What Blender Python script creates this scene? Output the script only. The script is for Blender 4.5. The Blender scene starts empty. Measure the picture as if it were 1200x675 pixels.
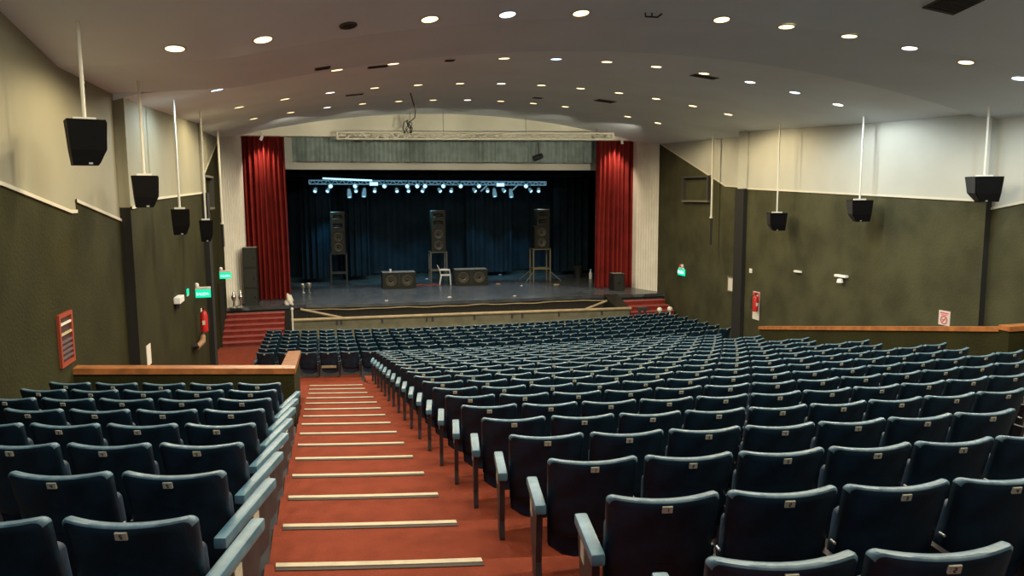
import bpy, bmesh, math, random
from mathutils import Vector, Matrix
random.seed(7)
C = bpy.context.scene.collection
PI = math.pi

# ------------------------------------------------------------------ camera
F, YAW, PIT, ROL = 900.0, math.radians(14.137), math.radians(6.897), math.radians(-0.324)
ZC, XC = 5.145, 5.23
_cy, _sy, _cp, _sp = math.cos(YAW), math.sin(YAW), math.cos(PIT), math.sin(PIT)
FW = Vector((_sy*_cp, _cy*_cp, -_sp)); _r = Vector((_cy, -_sy, 0)); _u = _r.cross(FW)
RT = _r*math.cos(ROL) + _u*math.sin(ROL); UP = -_r*math.sin(ROL) + _u*math.cos(ROL)
EYE = Vector((0, 0, ZC))
cd = bpy.data.cameras.new('camera'); cam = bpy.data.objects.new('camera', cd); C.objects.link(cam)
cd.sensor_width = 36; cd.lens = 27.0; cd.clip_start = .05; cd.clip_end = 200
cam.matrix_world = Matrix(((RT.x, UP.x, -FW.x, EYE.x), (RT.y, UP.y, -FW.y, EYE.y), (RT.z, UP.z, -FW.z, EYE.z), (0, 0, 0, 1)))
bpy.context.scene.camera = cam

def ray(px, py): return FW + RT*((px-600)/F) - UP*((py-337.5)/F)
def at_x(px, py, X): d = ray(px, py); return EYE + d*(X/d.x)
def at_y(px, py, Y): d = ray(px, py); return EYE + d*(Y/d.y)
def at_z(px, py, Z): d = ray(px, py); return EYE + d*((Z-ZC)/d.z)
def project(p):
    v = Vector(p)-EYE; d = v.dot(FW)
    return 600+F*v.dot(RT)/d, 337.5-F*v.dot(UP)/d, d

# ------------------------------------------------------------------ materials
def new_mat(name, col, rough=.6, metal=0., noise=0., nscale=8., bump=0., bscale=60., emit=None, estr=0., spec=.5, col2=None, coat=0.):
    m = bpy.data.materials.new(name); m.use_nodes = True
    nt = m.node_tree; b = nt.nodes['Principled BSDF']
    b.inputs['Base Color'].default_value = (*col, 1); b.inputs['Roughness'].default_value = rough
    b.inputs['Metallic'].default_value = metal; b.inputs['Specular IOR Level'].default_value = spec
    if coat: b.inputs['Coat Weight'].default_value = coat; b.inputs['Coat Roughness'].default_value = .25
    tc = nt.nodes.new('ShaderNodeTexCoord')
    if noise > 0 or col2:
        n = nt.nodes.new('ShaderNodeTexNoise'); n.inputs['Scale'].default_value = nscale; n.inputs['Detail'].default_value = 5
        nt.links.new(tc.outputs['Object'], n.inputs['Vector'])
        r = nt.nodes.new('ShaderNodeValToRGB')
        lo = tuple(max(0, c*(1-noise)) for c in col); hi = tuple(min(1, c*(1+noise)) for c in col)
        if col2: lo, hi = col, col2
        r.color_ramp.elements[0].position = .35; r.color_ramp.elements[1].position = .65
        r.color_ramp.elements[0].color = (*lo, 1); r.color_ramp.elements[1].color = (*hi, 1)
        nt.links.new(n.outputs['Fac'], r.inputs['Fac']); nt.links.new(r.outputs['Color'], b.inputs['Base Color'])
    if bump > 0:
        n2 = nt.nodes.new('ShaderNodeTexNoise'); n2.inputs['Scale'].default_value = bscale; n2.inputs['Detail'].default_value = 3
        nt.links.new(tc.outputs['Object'], n2.inputs['Vector'])
        bp = nt.nodes.new('ShaderNodeBump'); bp.inputs['Strength'].default_value = bump; bp.inputs['Distance'].default_value = .02
        nt.links.new(n2.outputs['Fac'], bp.inputs['Height']); nt.links.new(bp.outputs['Normal'], b.inputs['Normal'])
    if emit:
        b.inputs['Emission Color'].default_value = (*emit, 1); b.inputs['Emission Strength'].default_value = estr
    return m

M = {}
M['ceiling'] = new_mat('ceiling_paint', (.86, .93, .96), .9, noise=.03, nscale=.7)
M['ceiling_near'] = new_mat('ceiling_near_shaded', (.74, .82, .87), .9, noise=.03, nscale=.7)  # dimmer light on the near bands put into the colour, marks the creases
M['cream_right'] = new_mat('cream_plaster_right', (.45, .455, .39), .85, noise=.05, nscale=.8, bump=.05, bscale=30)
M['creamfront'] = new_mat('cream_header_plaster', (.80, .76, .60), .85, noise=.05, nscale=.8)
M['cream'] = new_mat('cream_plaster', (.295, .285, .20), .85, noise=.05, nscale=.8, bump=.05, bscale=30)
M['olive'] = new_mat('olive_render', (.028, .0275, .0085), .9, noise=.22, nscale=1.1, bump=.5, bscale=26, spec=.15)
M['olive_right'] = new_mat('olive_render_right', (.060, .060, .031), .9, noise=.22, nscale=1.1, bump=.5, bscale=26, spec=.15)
M['oliveshade'] = new_mat('dark_olive_shaded', (.012, .012, .010), .95)  # shade of the wall returns put into the colour; the dark pier shares it
M['trimwhite'] = new_mat('white_trim', (.60, .57, .45), .7)
M['carpet'] = new_mat('red_carpet', (.255, .054, .027), .95, noise=.10, nscale=5, bump=.4, bscale=160, spec=.1)
M['underseat'] = new_mat('low_bounce_floor', (.045, .040, .040), .9, noise=.2, nscale=3)  # dark in place of red carpet, added to cut red bounce light
M['carpet_dark'] = new_mat('dark_red_carpet', (.20, .03, .022), .95, noise=.2, nscale=5, bump=.4, bscale=160, spec=.1)
M['nosing'] = new_mat('cream_nosing', (.56, .47, .29), .5, noise=.12, nscale=9)
M['nosing_dark'] = new_mat('nosing_rubber', (.05, .03, .02), .7)
M['wood'] = new_mat('varnished_wood', (.40, .15, .045), .35, noise=.25, nscale=6, coat=.3)
M['palewood'] = new_mat('pale_wood', (.36, .28, .16), .5, noise=.15, nscale=4)
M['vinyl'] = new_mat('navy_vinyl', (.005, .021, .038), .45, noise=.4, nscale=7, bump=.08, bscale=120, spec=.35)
M['vinyl_edge'] = new_mat('worn_toplit_vinyl', (.075, .155, .205), .33, col2=(.16, .26, .32), nscale=14, bump=.05, bscale=150)  # worn edging, paled further for the light falling from above
M['cushion'] = new_mat('dark_cushion', (.006, .026, .060), .6, noise=.3, nscale=9)
M['arm'] = new_mat('blue_grey_armrest', (.065, .165, .225), .38, col2=(.125, .25, .32), nscale=12)
M['armdark'] = new_mat('dark_blue_armrest', (.02, .05, .07), .5, noise=.3, nscale=9)
M['sidepanel'] = new_mat('brown_grey_side_panel', (.034, .028, .030), .5, noise=.25, nscale=8)
M['plate'] = new_mat('cream_plate', (.60, .57, .44), .5, noise=.12, nscale=40)
M['ink'] = new_mat('dark_ink', (.05, .045, .03), .6)
M['bolt'] = new_mat('pale_bolt', (.45, .48, .46), .35, metal=.6)
M['patch'] = new_mat('beige_repair_board', (.33, .28, .17), .7, noise=.2, nscale=10)
M['black'] = new_mat('matt_black', (.012, .012, .013), .6, noise=.2, nscale=20)
M['boxblack'] = new_mat('speaker_paint', (.014, .015, .010), .5, spec=.3, noise=.2, nscale=18, bump=.15, bscale=200)
M['boxtop'] = new_mat('speaker_top_pale', (.20, .21, .19), .6)  # paler than the cabinet sides
M['grille'] = new_mat('speaker_grille', (.006, .006, .007), .6, bump=.3, bscale=250)
M['cone'] = new_mat('speaker_cone', (.085, .08, .065), .3)
M['cone_dark'] = new_mat('speaker_cone_dark', (.02, .02, .018), .5)
M['steel'] = new_mat('painted_steel', (.05, .055, .055), .5, metal=.3)
M['silver'] = new_mat('polished_silver', (.62, .62, .56), .28, metal=.9)
M['whitepole'] = new_mat('white_pole', (.70, .69, .60), .5)
M['white'] = new_mat('white_plastic', (.82, .83, .80), .45)
M['redvelvet'] = new_mat('red_velvet', (.19, .016, .013), .75, noise=.15, nscale=2, spec=.2)
M['greyvalance'] = new_mat('grey_green_valance', (.28, .34, .31), .9, noise=.15, nscale=3)
M['navyvelvet'] = new_mat('navy_velvet', (.006, .017, .028), .9, noise=.25, nscale=1.5, spec=.2)
M['blackvelvet'] = new_mat('black_velvet', (.003, .005, .008), .95, spec=.1)
M['stagefloor'] = new_mat('stage_boards', (.085, .10, .112), .26, col2=(.145, .16, .17), nscale=2.5, bump=.08, bscale=30)
M['stageface'] = new_mat('stage_front', (.018, .017, .012), .8)
M['pitwall'] = new_mat('pit_wall', (.16, .15, .095), .85, noise=.15, nscale=3)
M['beam'] = new_mat('pale_beam', (.62, .61, .52), .8)
M['truss'] = new_mat('truss_aluminium', (.78, .74, .58), .5, metal=.0)
M['red'] = new_mat('red_paint', (.50, .02, .015), .35)
M['green'] = new_mat('exit_green', (.0, .42, .22), .4, emit=(.0, .95, .48), estr=.75)
M['letter'] = new_mat('exit_letter', (.8, 1, .9), .4, emit=(.75, 1, .88), estr=1.0)
M['paper'] = new_mat('paper', (.72, .69, .60), .8)
M['redink'] = new_mat('red_ink', (.62, .10, .09), .7)
M['terracotta'] = new_mat('red_rack_paint', (.34, .055, .025), .5)
M['hose'] = new_mat('tan_hose', (.32, .18, .09), .6)
M['dark'] = new_mat('doorway_dark', (.004, .004, .004), .9)
M['vent'] = new_mat('vent_grey', (.07, .065, .055), .7)
M['cable'] = new_mat('black_cable', (.02, .018, .014), .7)
M['bluemetal'] = new_mat('blue_lit_metal', (.22, .42, .52), .4, metal=.2, emit=(.25, .55, .75), estr=.28)  # faint emission paints in the blue stage light on truss and housings
M['stagelens'] = new_mat('stage_lens', (.6, .85, 1), .3, emit=(.45, .82, 1.0), estr=1.6)
M['blueband'] = new_mat('blue_stage_wall', (.010, .055, .085), .8)
M['glow_globe'] = new_mat('white_globe', (.8, .78, .68), .4)
for nm, c, s in (('warm', (1, .70, .34), 3.2), ('cool', (.55, .78, 1), 3.2), ('neutral', (1, .96, .88), 4)):
    M['lens_'+nm] = new_mat('lens_'+nm, (.9, .9, .9), .3, emit=c, estr=s)

# vertical stripes on the cream splays come from real fluted geometry; planks on the stage floor from a wave
def planks(m, scale, axis='Y', depth=.35):
    nt = m.node_tree; b = nt.nodes['Principled BSDF']
    w = nt.nodes.new('ShaderNodeTexWave'); w.bands_direction = axis; w.wave_profile = 'SAW'
    w.inputs['Scale'].default_value = scale; w.inputs['Distortion'].default_value = .4
    tc = nt.nodes.new('ShaderNodeTexCoord'); nt.links.new(tc.outputs['Object'], w.inputs['Vector'])
    mx = nt.nodes.new('ShaderNodeMix'); mx.data_type = 'RGBA'; mx.blend_type = 'MULTIPLY'
    mx.inputs[0].default_value = depth
    src = b.inputs['Base Color'].links[0].from_socket
    nt.links.new(src, mx.inputs[6]); nt.links.new(w.outputs['Color'], mx.inputs[7])
    nt.links.new(mx.outputs[2], b.inputs['Base Color'])
planks(M['stagefloor'], .5, depth=.55)

# ------------------------------------------------------------------ mesh helper
class MB:
    def __init__(s): s.v = []; s.f = []; s.m = []
    def add(s, verts, faces, mi=0):
        o = len(s.v); s.v += [tuple(p) for p in verts]
        s.f += [tuple(i+o for i in f) for f in faces]; s.m += [mi]*len(faces)
        return s
    def quad(s, a, b, c, d, mi=0): return s.add([a, b, c, d], [(0, 1, 2, 3)], mi)
    def poly(s, pts, mi=0): return s.add(pts, [tuple(range(len(pts)))], mi)
    def box(s, x0, x1, y0, y1, z0, z1, mi=0, M_=None):
        p = [(x0,y0,z0),(x1,y0,z0),(x1,y1,z0),(x0,y1,z0),(x0,y0,z1),(x1,y0,z1),(x1,y1,z1),(x0,y1,z1)]
        if M_: p = [M_ @ Vector(q) for q in p]
        return s.add(p, [(0,3,2,1),(4,5,6,7),(0,1,5,4),(1,2,6,5),(2,3,7,6),(3,0,4,7)], mi)
    def cbox(s, x0, x1, y0, y1, z0, z1, b=.01, mi=0, M_=None):
        """box with chamfered edges"""
        bm = bmesh.new(); bmesh.ops.create_cube(bm, size=1)
        for v in bm.verts:
            v.co = Vector(((x0+x1)/2+v.co.x*(x1-x0), (y0+y1)/2+v.co.y*(y1-y0), (z0+z1)/2+v.co.z*(z1-z0)))
        bmesh.ops.bevel(bm, geom=list(bm.edges), offset=b, segments=2, affect='EDGES', profile=.6)
        bm.verts.index_update()
        vs = [(M_ @ v.co if M_ else v.co) for v in bm.verts]; fs = [tuple(v.index for v in f.verts) for f in bm.faces]
        bm.free(); return s.add(vs, fs, mi)
    def tube(s, pts, r, n=8, mi=0, caps=True):
        pts = [Vector(p) for p in pts]; rings = []
        rr = r if isinstance(r, (list, tuple)) else [r]*len(pts)
        prev = None
        for i, p in enumerate(pts):
            d = (pts[min(i+1, len(pts)-1)]-pts[max(i-1, 0)]).normalized()
            a = Vector((0, 0, 1)) if abs(d.z) < .95 else Vector((1, 0, 0))
            if prev is not None: a = prev
            e1 = (a - d*a.dot(d)).normalized(); prev = e1; e2 = d.cross(e1)
            rings.append([p+(e1*math.cos(2*PI*k/n)+e2*math.sin(2*PI*k/n))*rr[i] for k in range(n)])
        o = [q for R_ in rings for q in R_]; f = []
        for i in range(len(rings)-1):
            for k in range(n): f.append((i*n+k, i*n+(k+1) % n, (i+1)*n+(k+1) % n, (i+1)*n+k))
        if caps: f.append(tuple(range(n-1, -1, -1))); f.append(tuple((len(rings)-1)*n+k for k in range(n)))
        return s.add(o, f, mi)
    def lathe(s, prof, n=16, mi=0, M_=None, close=True):
        """prof: list of (r, z) about +Z"""
        o = []; f = []
        for r, z in prof:
            for k in range(n):
                p = Vector((r*math.cos(2*PI*k/n), r*math.sin(2*PI*k/n), z)); o.append(M_ @ p if M_ else p)
        for i in range(len(prof)-1):
            for k in range(n): f.append((i*n+k, i*n+(k+1) % n, (i+1)*n+(k+1) % n, (i+1)*n+k))
        if close: f.append(tuple(range(n-1, -1, -1))); f.append(tuple((len(prof)-1)*n+k for k in range(n)))
        return s.add(o, f, mi)
    def merge(s, o, M_=None, off=0):
        b = len(s.v); s.v += [tuple(M_ @ Vector(p)) if M_ else p for p in o.v]
        s.f += [tuple(i+b for i in f) for f in o.f]; s.m += [i+off for i in o.m]
        return s
    def mesh(s, name, mats, smooth=False, ang=35):
        me = bpy.data.meshes.new(name); me.from_pydata(s.v, [], s.f)
        for m in (mats if isinstance(mats, (list, tuple)) else [mats]): me.materials.append(m)
        me.polygons.foreach_set('material_index', s.m)
        me.validate(); me.update()
        bm = bmesh.new(); bm.from_mesh(me); bmesh.ops.recalc_face_normals(bm, faces=bm.faces); bm.to_mesh(me); bm.free()
        if smooth:
            me.polygons.foreach_set('use_smooth', [True]*len(me.polygons))
            try: me.set_sharp_from_angle(angle=math.radians(ang))
            except Exception: pass
        return me
    def build(s, name, mats, parent=None, smooth=False, ang=35):
        return link(name, s.mesh(name, mats, smooth, ang), parent)

def link(name, me, parent=None):
    o = bpy.data.objects.new(name, me); C.objects.link(o)
    if parent is not None: o.parent = parent
    return o
def empty(name, loc=(0, 0, 0), rz=0.):
    o = bpy.data.objects.new(name, None); C.objects.link(o); o.location = loc; o.rotation_euler = (0, 0, rz); o.empty_display_size = .1
    return o
def tag(o, label, cat, group=None, kind=None):
    if label: o['label'] = label
    if cat: o['category'] = cat
    if group: o['group'] = group
    if kind: o['kind'] = kind
    return o
def thing(name, label, cat, loc=(0, 0, 0), rz=0., group=None):
    return tag(empty(name, loc, rz), label, cat, group)
def struct(o): o['kind'] = 'structure'; return o
ORD = ['zeroth', 'first', 'second', 'third', 'fourth', 'fifth', 'sixth', 'seventh', 'eighth', 'ninth', 'tenth', 'eleventh', 'twelfth', 'thirteenth',
       'fourteenth', 'fifteenth', 'sixteenth', 'seventeenth', 'eighteenth', 'nineteenth', 'twentieth', 'twenty-first', 'twenty-second', 'twenty-third', 'twenty-fourth', 'twenty-fifth', 'twenty-sixth', 'twenty-seventh']

# ------------------------------------------------------------------ room shell
SLOPE = .155
EYEH = 1.438
STAGE = 1.10
def plane(Y): return ZC-EYEH-SLOPE*Y
def cur(X): return (X-XC)**2/48.0
LX1, LX3, LX4 = -3.22, -3.05, -3.34
RX1, RX3, RX4 = 13.39, 13.25, 13.75

def ceil_z(X, Y):
    t = (X+3.2)/16.6
    yb = 14.2-1.0*t; yc = yb-2.75
    dx2 = (X-5.1)**2
    def far(y):
        a = .0173-.0022*max(0, min(1, (y-15.8)/8)); return 7.93+.0255*(y-14.2)-a*dx2
    if Y >= yb: return far(Y)
    u = X-5.4
    near = 7.76-.0178*u*u if u > -6.6 else 7.76-.0178*6.6*6.6-.07*(-6.6-u)
    if Y >= yc: return near
    return near+.157*(yc-Y)

def build_ceiling():
    mb = MB(); xs = [-3.7+i*(18.0/60) for i in range(61)]
    def strip(fy, e=0, mi=0):
        rows = [[(x, f(x), ceil_z(x, f(x)+d)) for x in xs] for f, d in fy]
        o = len(mb.v)
        for r in rows: mb.v += r
        n = len(xs)
        for i in range(len(rows)-1):
            for k in range(n-1):
                mb.f.append((o+i*n+k, o+i*n+k+1, o+(i+1)*n+k+1, o+(i+1)*n+k)); mb.m.append(mi)
    yb = lambda x: 14.2-1.0*(x+3.2)/16.6
    yc = lambda x: yb(x)-2.75
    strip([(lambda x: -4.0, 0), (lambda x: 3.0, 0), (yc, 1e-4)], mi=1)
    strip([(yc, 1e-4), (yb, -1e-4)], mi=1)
    strip([(yb, -1e-4), (yb, 1e-4), (lambda x: 15.8, 0), (lambda x: 18, 0), (lambda x: 20.3, 0), (lambda x: 22, 0), (lambda x: 23.8, 0), (lambda x: 24.9, 0), (lambda x: 27, 0), (lambda x: 31.0, 0)])
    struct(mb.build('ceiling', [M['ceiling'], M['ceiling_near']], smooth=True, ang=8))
build_ceiling()

def wall(side):
    S = -1 if side == 'left' else 1
    x1, x3, x4 = (LX1, LX3, LX4) if S < 0 else (RX1, RX3, RX4)
    mb = MB()       # 0 olive, 1 cream, 2 dark pier and return, the return's shade put into the colour
    trims = []
    if S < 0:
        ax = lambda px, py, X: (lambda p: (p.y, p.z))(at_x(px, py, X))
        p1 = [ax(0, 215, x1), ax(82, 248, x1)]
        s = (p1[1][1]-p1[0][1])/(p1[1][0]-p1[0][0])
        p1 = [(-4.0, p1[1][1]-s*(p1[1][0]+4)*.6), p1[0], p1[1]]
        p2 = [ax(88, 235, x1), ax(141, 258, x1)]
        y3a = ax(156, 242, x3)[0]; p3 = [ax(156, 243, x3), ax(180, 233, x3), ax(236, 226, x3)]
        y4a = p3[2][0]
        y2e = p2[1][0]
    else:
        ax = lambda px, py, X: (lambda p: (p.y, p.z))(at_x(px, py, X))
        p1 = [(-4.0, 6.6), (9.2, 5.1), (10.7, 4.92)]
        a2 = ax(1200, 237, x1); b2 = ax(1162, 244.5, x1)
        p2 = [(10.9, a2[1]+(a2[1]-b2[1])/(b2[0]-a2[0])*(a2[0]-10.9)*.6), a2, b2]
        p3 = [ax(1146, 235, x3), ax(876, 221, x3)]
        y3a = p3[0][0]; y4a = p3[-1][0]; y2e = p2[-1][0]
    p4 = [(y4a+.05, ax(876, 221, x4)[1] if S > 0 else 5.33), (24.2, 5.42), (29.9, 7.33), (31.2, 7.4)]
    panels = [(x1, p1, -4.0, p2[0][0]), (x1, p2, p2[0][0], y2e), (x3, p3, y2e, y4a), (x4, p4, y4a, 31.2)]
    TOP = 9.2
    for X, b, ya, ye in panels:
        b = list(b)
        if b[0][0] > ya: b.insert(0, (ya, b[0][1]))
        if b[-1][0] < ye: b.append((ye, b[-1][1]))
        for (y0, z0), (y1, z1) in zip(b[:-1], b[1:]):
            mb.quad((X, y0, -1.2), (X, y1, -1.2), (X, y1, z1), (X, y0, z0), 0)
            mb.quad((X, y0, z0), (X, y1, z1), (X, y1, TOP), (X, y0, TOP), 1)
        trims.append((X, b))
    # returns between the panels: they face the back of the hall (panel 2 -> 3) or stand as a dark pier (3 -> 4)
    zt = p3[0][1]
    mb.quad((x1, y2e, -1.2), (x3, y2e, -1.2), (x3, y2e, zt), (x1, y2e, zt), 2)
    mb.quad((x1, y2e, zt), (x3, y2e, zt), (x3, y2e, TOP), (x1, y2e, TOP), 1)
    zt = p3[-1][1]
    d = .14*-S
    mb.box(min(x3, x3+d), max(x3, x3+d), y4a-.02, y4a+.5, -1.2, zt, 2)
    mb.box(min(x3, x3+d*.4), max(x3, x3+d*.4), y4a-.02, y4a+.5, zt, TOP, 1)
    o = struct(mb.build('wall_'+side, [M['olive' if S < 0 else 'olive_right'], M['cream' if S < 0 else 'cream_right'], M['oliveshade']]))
    # pale trim along the stepped edge of the olive
    tb = MB()
    for X, b in trims:
        for (y0, z0), (y1, z1) in zip(b[:-1], b[1:]):
            e = .025*-S; h = .022
            for qa, qb in (((X+e, y0, z0-h), (X+e, y1, z1-h)),):
                tb.quad(qa, qb, (X+e, y1, z1+h), (X+e, y0, z0+h))
                tb.quad((X, y0, z0-h), (X, y1, z1-h), (X+e, y1, z1-h), (X+e, y0, z0-h))
                tb.quad((X, y0, z0+h), (X, y1, z1+h), (X+e, y1, z1+h), (X+e, y0, z0+h))
    if S < 0: pass
    struct(tb.build('trim_1' if S < 0 else 'trim_2', M['trimwhite']))
    return panels
wall('left'); wall('right')

# ---- floor : curved stepped treads, ramp, flat front
NY = lambda k, X: 4.28+.855*k+cur(X)-cur(.26)
def build_floor():
    mb = MB()
    def cols(xa, xb, n): return [xa+(xb-xa)*i/n for i in range(n+1)]
    def grid(A, B, xs, za, zb, mi=0):
        o = len(mb.v); n = len(xs)
        mb.v += [(x, A(x), za(x) if callable(za) else za) for x in xs]+[(x, B(x), zb(x) if callable(zb) else zb) for x in xs]
        for k in range(n-1): mb.f.append((o+k, o+k+1, o+n+k+1, o+n+k)); mb.m.append(mi)
    right = cols(-.36, 14.0, 34)
    K1 = 14
    zl = lambda k: plane(4.28+.855*k)
    for k in range(-8, K1+1):           # tread k ends at nosing k
        xs = right
        z = zl(k)
        A = (lambda x, k=k: NY(k-1, x)); B = (lambda x, k=k: NY(k, x))
        grid(A, B, xs, z, z)
        grid(B, B, xs, z, zl(k+1) if k < K1 else z)
    # right block carries on for three more rows beyond the bottom of the aisle
    rx = cols(.98, 14.0, 26)
    for k in range(K1+1, K1+4):
        z = zl(k); A = (lambda x, k=k: NY(k-1, x)); B = (lambda x, k=k: NY(k, x))
        grid(A, B, rx, z, z); grid(B, B, rx, z, zl(k+1))
    zf = lambda y: .33-.032*(y-19.9)
    B = lambda x: NY(K1+3, x)
    mb_z = zl(K1+4)
    grid(B, lambda x: max(B(x)+.9, 19.9), rx, mb_z, lambda x: zf(max(B(x)+.9, 19.9)))
    grid(lambda x: max(B(x)+.9, 19.9), lambda x: 27.0, rx, lambda x: zf(max(B(x)+.9, 19.9)), zf(27.0))
    lx = cols(-3.5, .98, 9)
    A = lambda x: NY(K1, x)
    grid(A, lambda x: 20.1, lx, zl(K1), zf(20.1)); grid(lambda x: 20.1, lambda x: 21.0, lx, zf(20.1), zf(21.0)); grid(lambda x: 21.0, lambda x: 27.0, lx, zf(21.0), zf(27.0))
    mb.quad((.98, 15.5, zl(K1)), (.98, 20.1, .3), (.98, 20.1, -.2), (.98, 15.5, -.2))
    # corridor beside the left block, behind the parapet
    grid(lambda x: 10.9, lambda x: NY(K1, x), cols(-3.5, -.36, 6), zl(7)-.35, zl(K1))
    mb.quad((-3.5, 27, zf(27)), (14, 27, zf(27)), (14, 31, -.4), (-3.5, 31, -.4))
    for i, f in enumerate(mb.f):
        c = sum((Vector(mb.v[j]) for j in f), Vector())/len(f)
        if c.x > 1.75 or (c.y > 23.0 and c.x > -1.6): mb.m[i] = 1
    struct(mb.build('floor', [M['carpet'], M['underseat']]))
build_floor()
# left block's own risers
LROW = lambda k: 2.87+.845*k
LOFF = .738-.72
def build_left_floor():
    mb = MB(); xs = [-3.4+(3.04)*i/8 for i in range(9)]
    for k in range(-3, 9):
        z = plane(LROW(k))+LOFF
        ya = lambda x: LROW(k)-.48+cur(x)-cur(-.8); yb = lambda x: LROW(k)+.365+cur(x)-cur(-.8)
        ym = 10.62
        for xa, xb in zip(xs[:-1], xs[1:]):
            mb.quad((xa, min(ya(xa), ym), z), (xb, min(ya(xb), ym), z), (xb, min(yb(xb), ym), z), (xa, min(yb(xa), ym), z))
            mb.quad((xa, min(yb(xa), ym), z), (xb, min(yb(xb), ym), z), (xb, min(yb(xb), ym), z-.14), (xa, min(yb(xa), ym), z-.14))
        mb.quad((-.36, ya(-.36), z), (-.36, yb(-.36), z), (-.36, yb(-.36), z-.5), (-.36, ya(-.36), z-.5))
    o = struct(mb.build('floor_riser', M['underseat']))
build_left_floor()

# ---- nosing strips on the aisle steps
for k in range(-1, 15):
    xa, xb = (-.30, .855) if k < 12 else (-.28, .80)
    mb = MB(); n = 6
    z = plane(4.28+.855*k)
    for i in range(n):
        a = xa+(xb-xa)*i/n; b = xa+(xb-xa)*(i+1)/n
        ya, yb = NY(k, a), NY(k, b)
        mb.box(0, 1, 0, 1, 0, 1, 0, None) if False else None
        P = [(a, ya-.045, z), (b, yb-.045, z), (b, yb+.004, z), (a, ya+.004, z)]
        Q = [(x, y, zz+.008) for x, y, zz in P]
        mb.add(P+Q, [(0,1,2,3),(7,6,5,4),(0,4,5,1),(1,5,6,2),(2,6,7,3),(3,7,4,0)], 0)
        P2 = [(a, ya-.085, z), (b, yb-.085, z), (b, yb-.045, z), (a, ya-.045, z)]
        Q2 = [(x, y, zz+.005) for x, y, zz in P2]
        mb.add(P2+Q2, [(7,6,5,4),(0,4,5,1),(1,5,6,2),(3,7,4,0)], 1)
    o = mb.build('step_nosing', [M['nosing'], M['nosing_dark']])
    tag(o, 'cream nosing strip on the %s red aisle step from the camera' % ORD[k+2], 'step edge', 'nosing strips on the stepped aisle')

# ---- parapets with wooden handrails
def parapet(side):
    S = -1 if side == 'left' else 1
    wb = MB(); hb = MB()
    if S < 0:
        Y0 = at_x(85, 432, LX1).y; xo = -.40; xi = -.58
        zc = at_y(342, 432, Y0).z; zl_ = at_y(86, 432, Y0).z
        far = at_x(351, 411, xo)
        wx = LX1
        def zrail(y): return zc+(far.z-zc)*(y-Y0)/(far.y-Y0)
        yf = far.y
    else:
        a = at_x(1185, 383, 10.9); far = at_x(890, 382.5, 10.9); Y0 = a.y; xo = 10.9; xi = 11.08; zc = a.z; zl_ = zc; wx = RX1; yf = far.y
        def zrail(y): return zc+(far.z-zc)*(y-Y0)/(far.y-Y0)
    xa, xb = min(xo, xi), max(xo, xi)
    t = .08
    # lateral wall
    x0, x1 = (wx-.1, xb) if S < 0 else (xa, wx+.1)
    wb.add([(x0, Y0+.03, .6), (x1, Y0+.03, .6), (x1, Y0+.19, .6), (x0, Y0+.19, .6), (x0, Y0+.03, (zl_ if S < 0 else zc)-t), (x1, Y0+.03, zc-t), (x1, Y0+.19, zc-t), (x0, Y0+.19, (zl_ if S < 0 else zc)-t)],
           [(0,3,2,1),(4,5,6,7),(0,1,5,4),(1,2,6,5),(2,3,7,6),(3,0,4,7)])
    # long wall running down towards the stage
    ya = Y0+.19
    wb.add([(xa+.01, ya, .2), (xb-.01, ya, .2), (xb-.01, yf, .2), (xa+.01, yf, .2), (xa+.01, ya, zrail(ya)-t), (xb-.01, ya, zrail(ya)-t), (xb-.01, yf, zrail(yf)-t), (xa+.01, yf, zrail(yf)-t)],
           [(0,3,2,1),(4,5,6,7),(0,1,5,4),(1,2,6,5),(2,3,7,6),(3,0,4,7)])
    struct(wb.build('wall_'+side+'_parapet', M['olive']))
    # rail: mitred L
    o = .02
    def seg(p, q, w0, w1):  # box between p and q following slope
        hb.add([(w0[0], w0[1], p-t), (w1[0], w1[1], p-t), (w1[2], w1[3], q-t), (w0[2], w0[3], q-t), (w0[0], w0[1], p), (w1[0], w1[1], p), (w1[2], w1[3], q), (w0[2], w0[3], q)],
               [(0,3,2,1),(4,5,6,7),(0,1,5,4),(1,2,6,5),(2,3,7,6),(3,0,4,7)])
    if S < 0:
        hb.add([(LX1, Y0, zl_-t), (xb+o, Y0, zc-t), (xb+o, Y0+.22, zc-t), (LX1, Y0+.22, zl_-t), (LX1, Y0, zl_), (xb+o, Y0, zc), (xb+o, Y0+.22, zc), (LX1, Y0+.22, zl_)],
               [(0,3,2,1),(4,5,6,7),(0,1,5,4),(1,2,6,5),(2,3,7,6),(3,0,4,7)])
    else:
        hb.box(xa-o, RX1, Y0, Y0+.22, zc-t, zc)
    yy = Y0+.22
    hb.add([(xa-o, yy, zrail(yy)-t), (xb+o, yy, zrail(yy)-t), (xb+o, yf+.02, zrail(yf)-t), (xa-o, yf+.02, zrail(yf)-t), (xa-o, yy, zrail(yy)), (xb+o, yy, zrail(yy)), (xb+o, yf+.02, zrail(yf)), (xa-o, yf+.02, zrail(yf))],
           [(0,3,2,1),(4,5,6,7),(0,1,5,4),(1,2,6,5),(2,3,7,6),(3,0,4,7)])
    h = hb.build('handrail', M['wood'])
    tag(h, 'varnished brown wooden handrail on the parapet before the left seats' if S < 0 else 'long varnished brown handrail on the parapet along the right wall', 'handrail')
    return Y0, zc
PAR_L = parapet('left'); PAR_R = parapet('right')

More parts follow.
